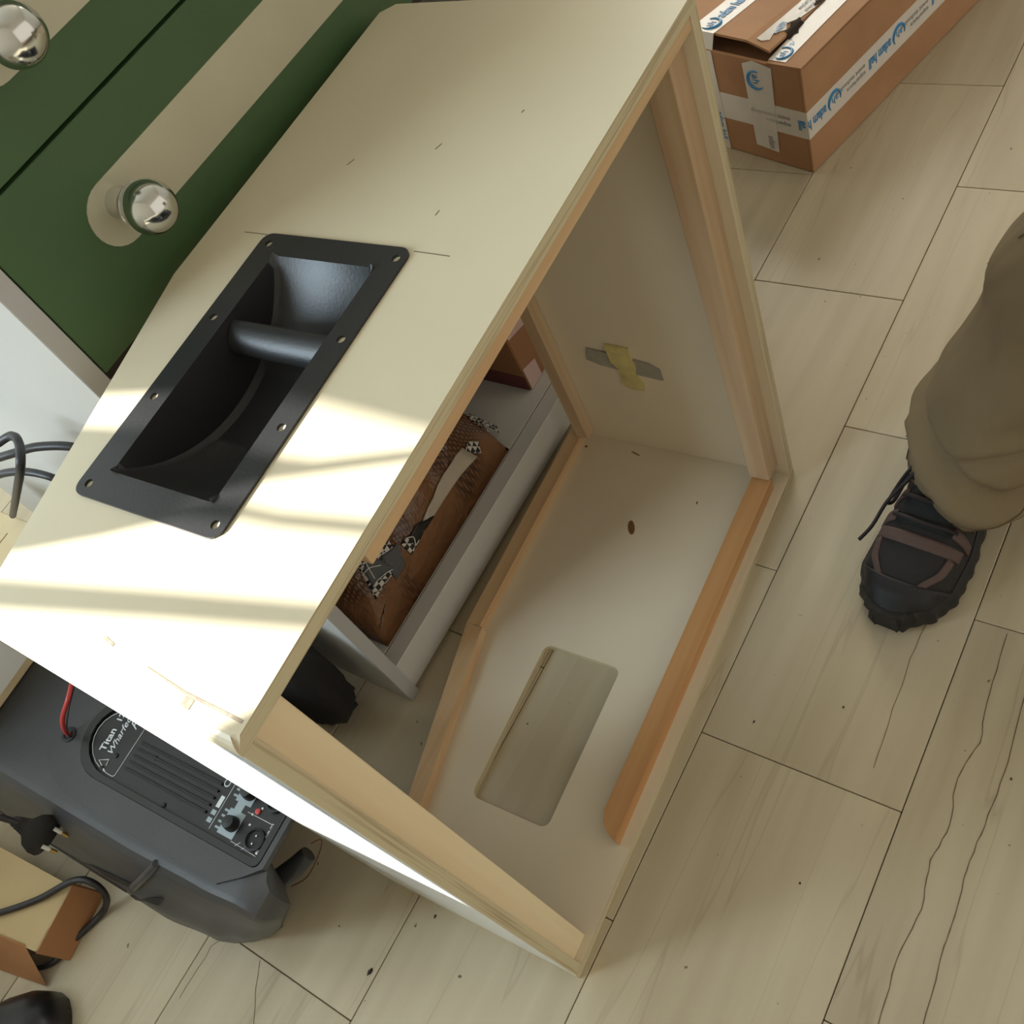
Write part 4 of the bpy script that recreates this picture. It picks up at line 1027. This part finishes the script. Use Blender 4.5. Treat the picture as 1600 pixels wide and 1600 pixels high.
def shell(name, s0, s1, t0, t1, off, mt, parent, ns=10, nt=10, bounds=None, inner=-0.002):
    top = []; bot = []
    for i in range(ns + 1):
        for j in range(nt + 1):
            a, b_ = i / ns, j / nt
            if bounds: s, th = bounds(a, b_)
            else: s, th = s0 + (s1 - s0) * a, t0 + (t1 - t0) * b_
            top.append(shoe(s, th, off)); bot.append(shoe(s, th, inner))
    m_ = nt + 1; N = len(top)
    f = [[i * m_ + j, (i + 1) * m_ + j, (i + 1) * m_ + j + 1, i * m_ + j + 1] for i in range(ns) for j in range(nt)]
    f += [[a + N for a in q][::-1] for q in f[:]]
    rim = [i * m_ for i in range(ns + 1)] + [ns * m_ + j for j in range(1, m_)] + [i * m_ + nt for i in range(ns - 1, -1, -1)] + [j for j in range(nt - 1, 0, -1)]
    f += [[rim[q], rim[(q + 1) % len(rim)], rim[(q + 1) % len(rim)] + N, rim[q] + N] for q in range(len(rim))]
    return put(name, top + bot, f, mt, parent, smooth=True)
upper = lab(shell('shoe', 0.0, 1.0, 0.0, math.pi, 0.0, M_UP, pe, 40, 24), 'black and brown trail shoe')
# sole with lugs
v = []; f = []
NSo = 60
outl = []
for i in range(NSo + 1):
    s = math.sin(math.pi / 2 * i / NSo); outl.append((s, 1))
for i in range(NSo - 1, 0, -1): outl.append((math.sin(math.pi / 2 * i / NSo), -1))
no = len(outl)
lug = lambda i: 0.0013 * (1 if (i // 2) % 2 else -0.2)
for lev, (z, ex) in enumerate(((0.0, 0.003), (0.006, 0.006), (0.022, 0.005), (0.028, 0.001))):
    for i, (s, sg) in enumerate(outl):
        w = lerp_tab(WT, s) * 0.93 + ex + (lug(i) if lev < 2 else 0)
        e = (0.006 + (lug(i) if lev < 2 else 0)) * (1 if s > 0.985 else 0) - 0.004 * (1 if s < 0.01 else 0)
        v.append(SHEEL + SD * (s * SLn + e) + SN * (w * sg) + Vector((0, 0, z + 0.0005 + (0.008 * max(0, (s - 0.9) / 0.1) if lev < 2 else 0.010 * max(0, (s - 0.9) / 0.1)))))
for l in range(3):
    for i in range(no): f.append([l * no + i, l * no + (i + 1) % no, (l + 1) * no + (i + 1) % no, (l + 1) * no + i])
f += [list(range(no))[::-1], [3 * no + i for i in range(no)]]
smooth_by_angle(put('sole', v, f, M_SOLE, upper), 40)
# rubber toe bumper and brown overlays
shell('toe_bumper', 0, 0, 0, 0, 0.0022, M_SOLE, upper, 8, 22, bounds=lambda a, b_: (0.90 + 0.10 * a - 0.08 * (abs(b_ - .5) * 2) ** 2 * (1 - a), math.pi * b_))
shell('overlay', 0, 0, 0, 0, 0.0020, M_OVER, upper, 4, 18, bounds=lambda a, b_: (0.70 + 0.045 * a + 0.03 * math.cos((b_ - .5) * 3.0), 0.5 + 2.15 * b_))
shell('overlay', 0, 0, 0, 0, 0.0021, M_OVER, upper, 10, 4, bounds=lambda a, b_: (0.76 + 0.155 * a, 0.62 + 0.22 * b_ + 0.42 * a ** 1.6))
shell('overlay', 0, 0, 0, 0, 0.0021, M_OVER, upper, 10, 4, bounds=lambda a, b_: (0.76 + 0.155 * a, 2.50 - 0.22 * b_ - 0.42 * a ** 1.6))
for k in range(4):
    for lo, hi in ((0.30, 0.98), (2.16, 2.84)):
        s0 = 0.40 + k * 0.085
        shell('overlay', 0, 0, 0, 0, 0.0022, M_OVER, upper, 3, 6, bounds=lambda a, b_, s0=s0, lo=lo, hi=hi: (s0 + 0.035 * a, lo + (hi - lo) * b_))
shell('tongue', 0, 0, 0, 0, 0.0015, mat('tongue_black', srgb(14, 16, 18), 0.8, bump=0.4, bscale=600), upper, 14, 8, bounds=lambda a, b_: (0.34 + 0.36 * a, 1.08 + 0.98 * b_))
for k in range(5):
    s = 0.40 + 0.068 * k
    tube('lace', [shoe(s, 0.92, 0.003), shoe(s + 0.012, 1.25, 0.0062), shoe(s + 0.02, 1.57, 0.007), shoe(s + 0.012, 1.9, 0.0062), shoe(s, 2.22, 0.003)], 0.0022, M_LACE, upper, sides=6, n=4)
tube('lace', [shoe(0.47, 1.24, 0.006), shoe(0.55, 0.94, 0.008), shoe(0.62, 0.54, 0.010), shoe(0.69, 0.20, 0.012), shoe(0.745, 0.04, 0.020)], 0.0024, M_LACE, upper, sides=6, n=5)
tube('lace', [shoe(0.45, 1.24, 0.006), shoe(0.52, 0.79, 0.010), shoe(0.60, 0.39, 0.010), shoe(0.56, 0.19, 0.009), shoe(0.48, 0.44, 0.006)], 0.0022, M_LACE, upper, sides=6, n=5)
slab('reflective_tab', [shoe(0.455, 1.45, 0.0075), shoe(0.485, 1.62, 0.0078), shoe(0.481, 1.65, 0.0078), shoe(0.451, 1.48, 0.0075)], (0, 0, 0.0008), M_WHITEM, upper)
# trouser leg
def trou(t, th):
    """t 0 hem .. 1 thigh"""
    z = 0.062 + 0.66 * t
    # axis
    ax_ = lerp_tab([(0, 0.664), (0.12, 0.680), (0.35, 0.704), (0.6, 0.690), (1.0, 0.665)], t)
    ay_ = lerp_tab([(0, -0.206), (0.12, -0.216), (0.35, -0.272), (0.6, -0.345), (1.0, -0.43)], t)
    rx = lerp_tab([(0, 0.100), (0.06, 0.099), (0.16, 0.088), (0.4, 0.084), (1.0, 0.098)], t)
    ry = lerp_tab([(0, 0.068), (0.06, 0.070), (0.16, 0.068), (0.4, 0.076), (1.0, 0.092)], t)
    c, s = math.cos(th), math.sin(th)
    # folds: cuff slouching over the shoe, creases above it and at the knee
    g_ = lambda x, w: math.exp(-(x / w) ** 2)
    t1 = 0.060 + 0.050 * math.cos(th - 1.75); t2 = 0.115 + 0.03 * math.cos(th - 4.2)
    fold = 0.012 * g_(t - t1 + 0.018, 0.022) - 0.016 * g_(t - t1 - 0.016, 0.014)
    fold += max(0.0, math.cos(th - 4.0)) * (-0.013 * g_(t - t2, 0.013) + 0.009 * g_(t - t2 - 0.03, 0.02))
    t3 = 0.47 + 0.07 * math.cos(th - 1.2); t4 = 0.54 + 0.05 * math.cos(th - 2.6)
    fold += -0.016 * g_(t - t3, 0.016) + 0.014 * g_(t - t3 - 0.035, 0.026) - 0.012 * g_(t - t4 - 0.04, 0.014)
    fold += 0.005 * noise.noise(Vector((c * 1.6, s * 1.6, t * 9))) + 0.003 * noise.noise(Vector((c * 3 + t * 4, s * 3, t * 12 + 4)))
    fold += 0.0035 * g_((th - 1.9 + 0.6 * t) % (2 * math.pi), 0.10)        # pressed seam line
    zz = z + (0.030 * (1 + c) / 2 * (1 - min(1, t / 0.15)))       # hem lifts at the heel side (+x) and drops over the instep
    return Vector((ax_ + (rx + fold) * c, ay_ + (ry + fold) * s, zz))
NTt, NTh = 110, 64
v = [trou(i / NTt, 2 * math.pi * j / NTh) for i in range(NTt + 1) for j in range(NTh)]
f = [[i * NTh + j, i * NTh + (j + 1) % NTh, (i + 1) * NTh + (j + 1) % NTh, (i + 1) * NTh + j] for i in range(NTt) for j in range(NTh)]
N = len(v)
cen = lambda t: sum((trou(t, 2 * math.pi * j / 8) for j in range(8)), Vector()) / 8
for i in range(0, NTt + 1):
    cc = cen(i / NTt)
    for j in range(NTh):
        p = v[i * NTh + j]; dd = Vector((p.x - cc.x, p.y - cc.y, 0)).normalized(); v.append(p - dd * 0.003)
f += [[a + N for a in q][::-1] for q in f[:]]
f += [[j, N + j, N + (j + 1) % NTh, (j + 1) % NTh] for j in range(NTh)]
f += [[NTt * NTh + j, NTt * NTh + (j + 1) % NTh, N + NTt * NTh + (j + 1) % NTh, N + NTt * NTh + j] for j in range(NTh)]
tube('leg', [cen(t) for t in (0.06, 0.2, 0.4, 0.6, 0.8, 0.98)], lambda t: 0.040 + 0.018 * t, mat('skin', srgb(196, 150, 120), 0.6), pe, sides=14, n=5)
trous = lab(put('trouser_leg', v, f, M_KHAKI, pe, smooth=True), 'khaki trouser leg bunched over the shoe')
M_SEAM = mat('seam_shade', srgb(92, 78, 56), 0.9)
def tw(t, th, off=0.0006):
    p = trou(t, th); c_ = cen(t); d_ = Vector((p.x - c_.x, p.y - c_.y, 0)).normalized(); return p + d_ * off
tube('seam', [tw(0.02 + 0.06 * i / 8, 1.95 + 0.03 * i / 8) for i in range(9)], 0.0008, M_SEAM, trous, sides=5, curve=False)
tube('seam', [tw(0.46 + 0.22 * i / 12, 1.75 + 0.06 * math.sin(i * .5)) for i in range(13)], 0.0008, M_SEAM, trous, sides=5, curve=False)
tube('hem_stitch', [tw(0.022, 2 * math.pi * i / 48, 0.0004) for i in range(49)], 0.0005, M_SEAM, trous, sides=4, curve=False)

# added dark bag standing in for the shade between loudspeaker and sideboard
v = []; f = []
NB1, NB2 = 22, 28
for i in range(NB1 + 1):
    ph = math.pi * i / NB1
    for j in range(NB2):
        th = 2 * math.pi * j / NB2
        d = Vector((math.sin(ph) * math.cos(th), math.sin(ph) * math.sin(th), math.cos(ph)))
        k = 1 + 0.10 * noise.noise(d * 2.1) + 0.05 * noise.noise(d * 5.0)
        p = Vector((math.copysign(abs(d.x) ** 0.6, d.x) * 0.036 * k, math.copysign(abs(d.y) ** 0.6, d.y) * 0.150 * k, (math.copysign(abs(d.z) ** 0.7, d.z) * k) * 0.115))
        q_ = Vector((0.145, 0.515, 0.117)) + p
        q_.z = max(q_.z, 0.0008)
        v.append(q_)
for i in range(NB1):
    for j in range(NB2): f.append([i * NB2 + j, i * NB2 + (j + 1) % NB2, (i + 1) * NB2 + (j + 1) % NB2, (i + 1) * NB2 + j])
tag(put('shade_filler', v, f, mat('filler_black', srgb(20, 19, 19), 0.8, bump=0.3, bscale=300), None, smooth=True), 'added black bag in the shade between the grey loudspeaker and the sideboard', 'filler')

# long natural cracks in the stone tiles
M_CRACK = mat('stone_crack', srgb(104, 88, 66), 0.9)
def crack(pts, w=0.0011):
    P = [onz(u, v_, 0.0) for u, v_ in pts]; Q = []
    for a_, b_ in zip(P, P[1:]):
        for k in range(5):
            t = k / 5; p = a_.lerp(b_, t); j_ = noise.noise(p * 90) * 0.0022
            Q.append(Vector((p.x + j_ * 0.3, p.y + j_, 0)))
    Q.append(P[-1])
    top = []; bot = []
    for i, p in enumerate(Q):
        d = (Q[min(i + 1, len(Q) - 1)] - Q[max(i - 1, 0)]).normalized(); n_ = Vector((-d.y, d.x, 0)) * (w / 2 * (0.6 + 0.4 * math.sin(i * 1.7) ** 2))
        top.append(p + n_ + Vector((0, 0, 0.0002))); bot.append(p - n_ + Vector((0, 0, 0.0002)))
    n = len(Q); vv = top + bot; vv += [p - Vector((0, 0, 0.001)) for p in vv]
    ff = [[i, i + 1, n + i + 1, n + i] for i in range(n - 1)] + [[2 * n + i, 3 * n + i, 3 * n + i + 1, 2 * n + i + 1] for i in range(n - 1)]
    ff += [[i, 2 * n + i, 2 * n + i + 1, i + 1] for i in range(n - 1)] + [[n + i, n + i + 1, 3 * n + i + 1, 3 * n + i] for i in range(n - 1)]
    ff += [[0, n, 3 * n, 2 * n], [n - 1, 3 * n - 1, 4 * n - 1, 2 * n - 1]]
    return put('crack', vv, ff, M_CRACK, floor)
crack([(1574, 990), (1545, 1085), (1530, 1160), (1495, 1215), (1485, 1290), (1455, 1345), (1440, 1420), (1400, 1500), (1370, 1610)])
crack([(1608, 1060), (1575, 1190), (1545, 1275), (1515, 1345), (1495, 1420), (1475, 1480), (1440, 1610)])
crack([(407, 1501), (400, 1540), (396, 1605)], 0.0008)
crack([(1477, 920), (1430, 1010), (1395, 1110), (1365, 1200)], 0.0006)
crack([(280, 1560), (330, 1480), (362, 1455)], 0.0006)

# ------------------------------------------------------------------ small debris on the floor
M_CHIP = mat('dark_crumb', srgb(44, 38, 32), 0.8)
for i, (u, v_, r) in enumerate(((402, 1398, .0042), (578, 1519, .0036), (1118, 985, .0012), (1250, 1380, .0015), (1580, 1217, .0016), (1318, 1105, .0016), (680, 1432, .002), (1178, 1128, .0015))):
    p = onz(u, v_, 0.0); n = 7; vv = []; ff = []
    for k in range(n):
        t = 2 * math.pi * k / n; rr = r * (0.8 + 0.35 * math.sin(k * 2.3 + i))
        vv.append(p + Vector((rr * 1.3 * math.cos(t), rr * 0.8 * math.sin(t), 0.0002)))
    for k in range(n):
        t = 2 * math.pi * k / n; rr = r * 0.6
        vv.append(p + Vector((rr * 1.1 * math.cos(t), rr * 0.7 * math.sin(t), r * 0.7)))
    ff = [list(range(n))[::-1], list(range(n, 2 * n))] + [[k, (k + 1) % n, n + (k + 1) % n, n + k] for k in range(n)]
    o = put('debris_crumb', vv, ff, M_CHIP)
    L_ = ['largest dark crumb on the floor just below the grey loudspeaker', 'dark crumb on the floor tile joint below the white cabinet end', 'tiny dark crumb on the tile beside the cabinet edge, nearest the shoe',
          'small dark crumb on the shaded tile right of the cabinet corner', 'small dark crumb on the tile at the far right edge', 'small dark crumb on the tile below the trail shoe', 'small crumb on the tile close under the white cabinet end', 'small dark crumb at the tile corner next to the cabinet edge']
    tag(o, L_[i], 'crumb', 'crumbs on the floor')
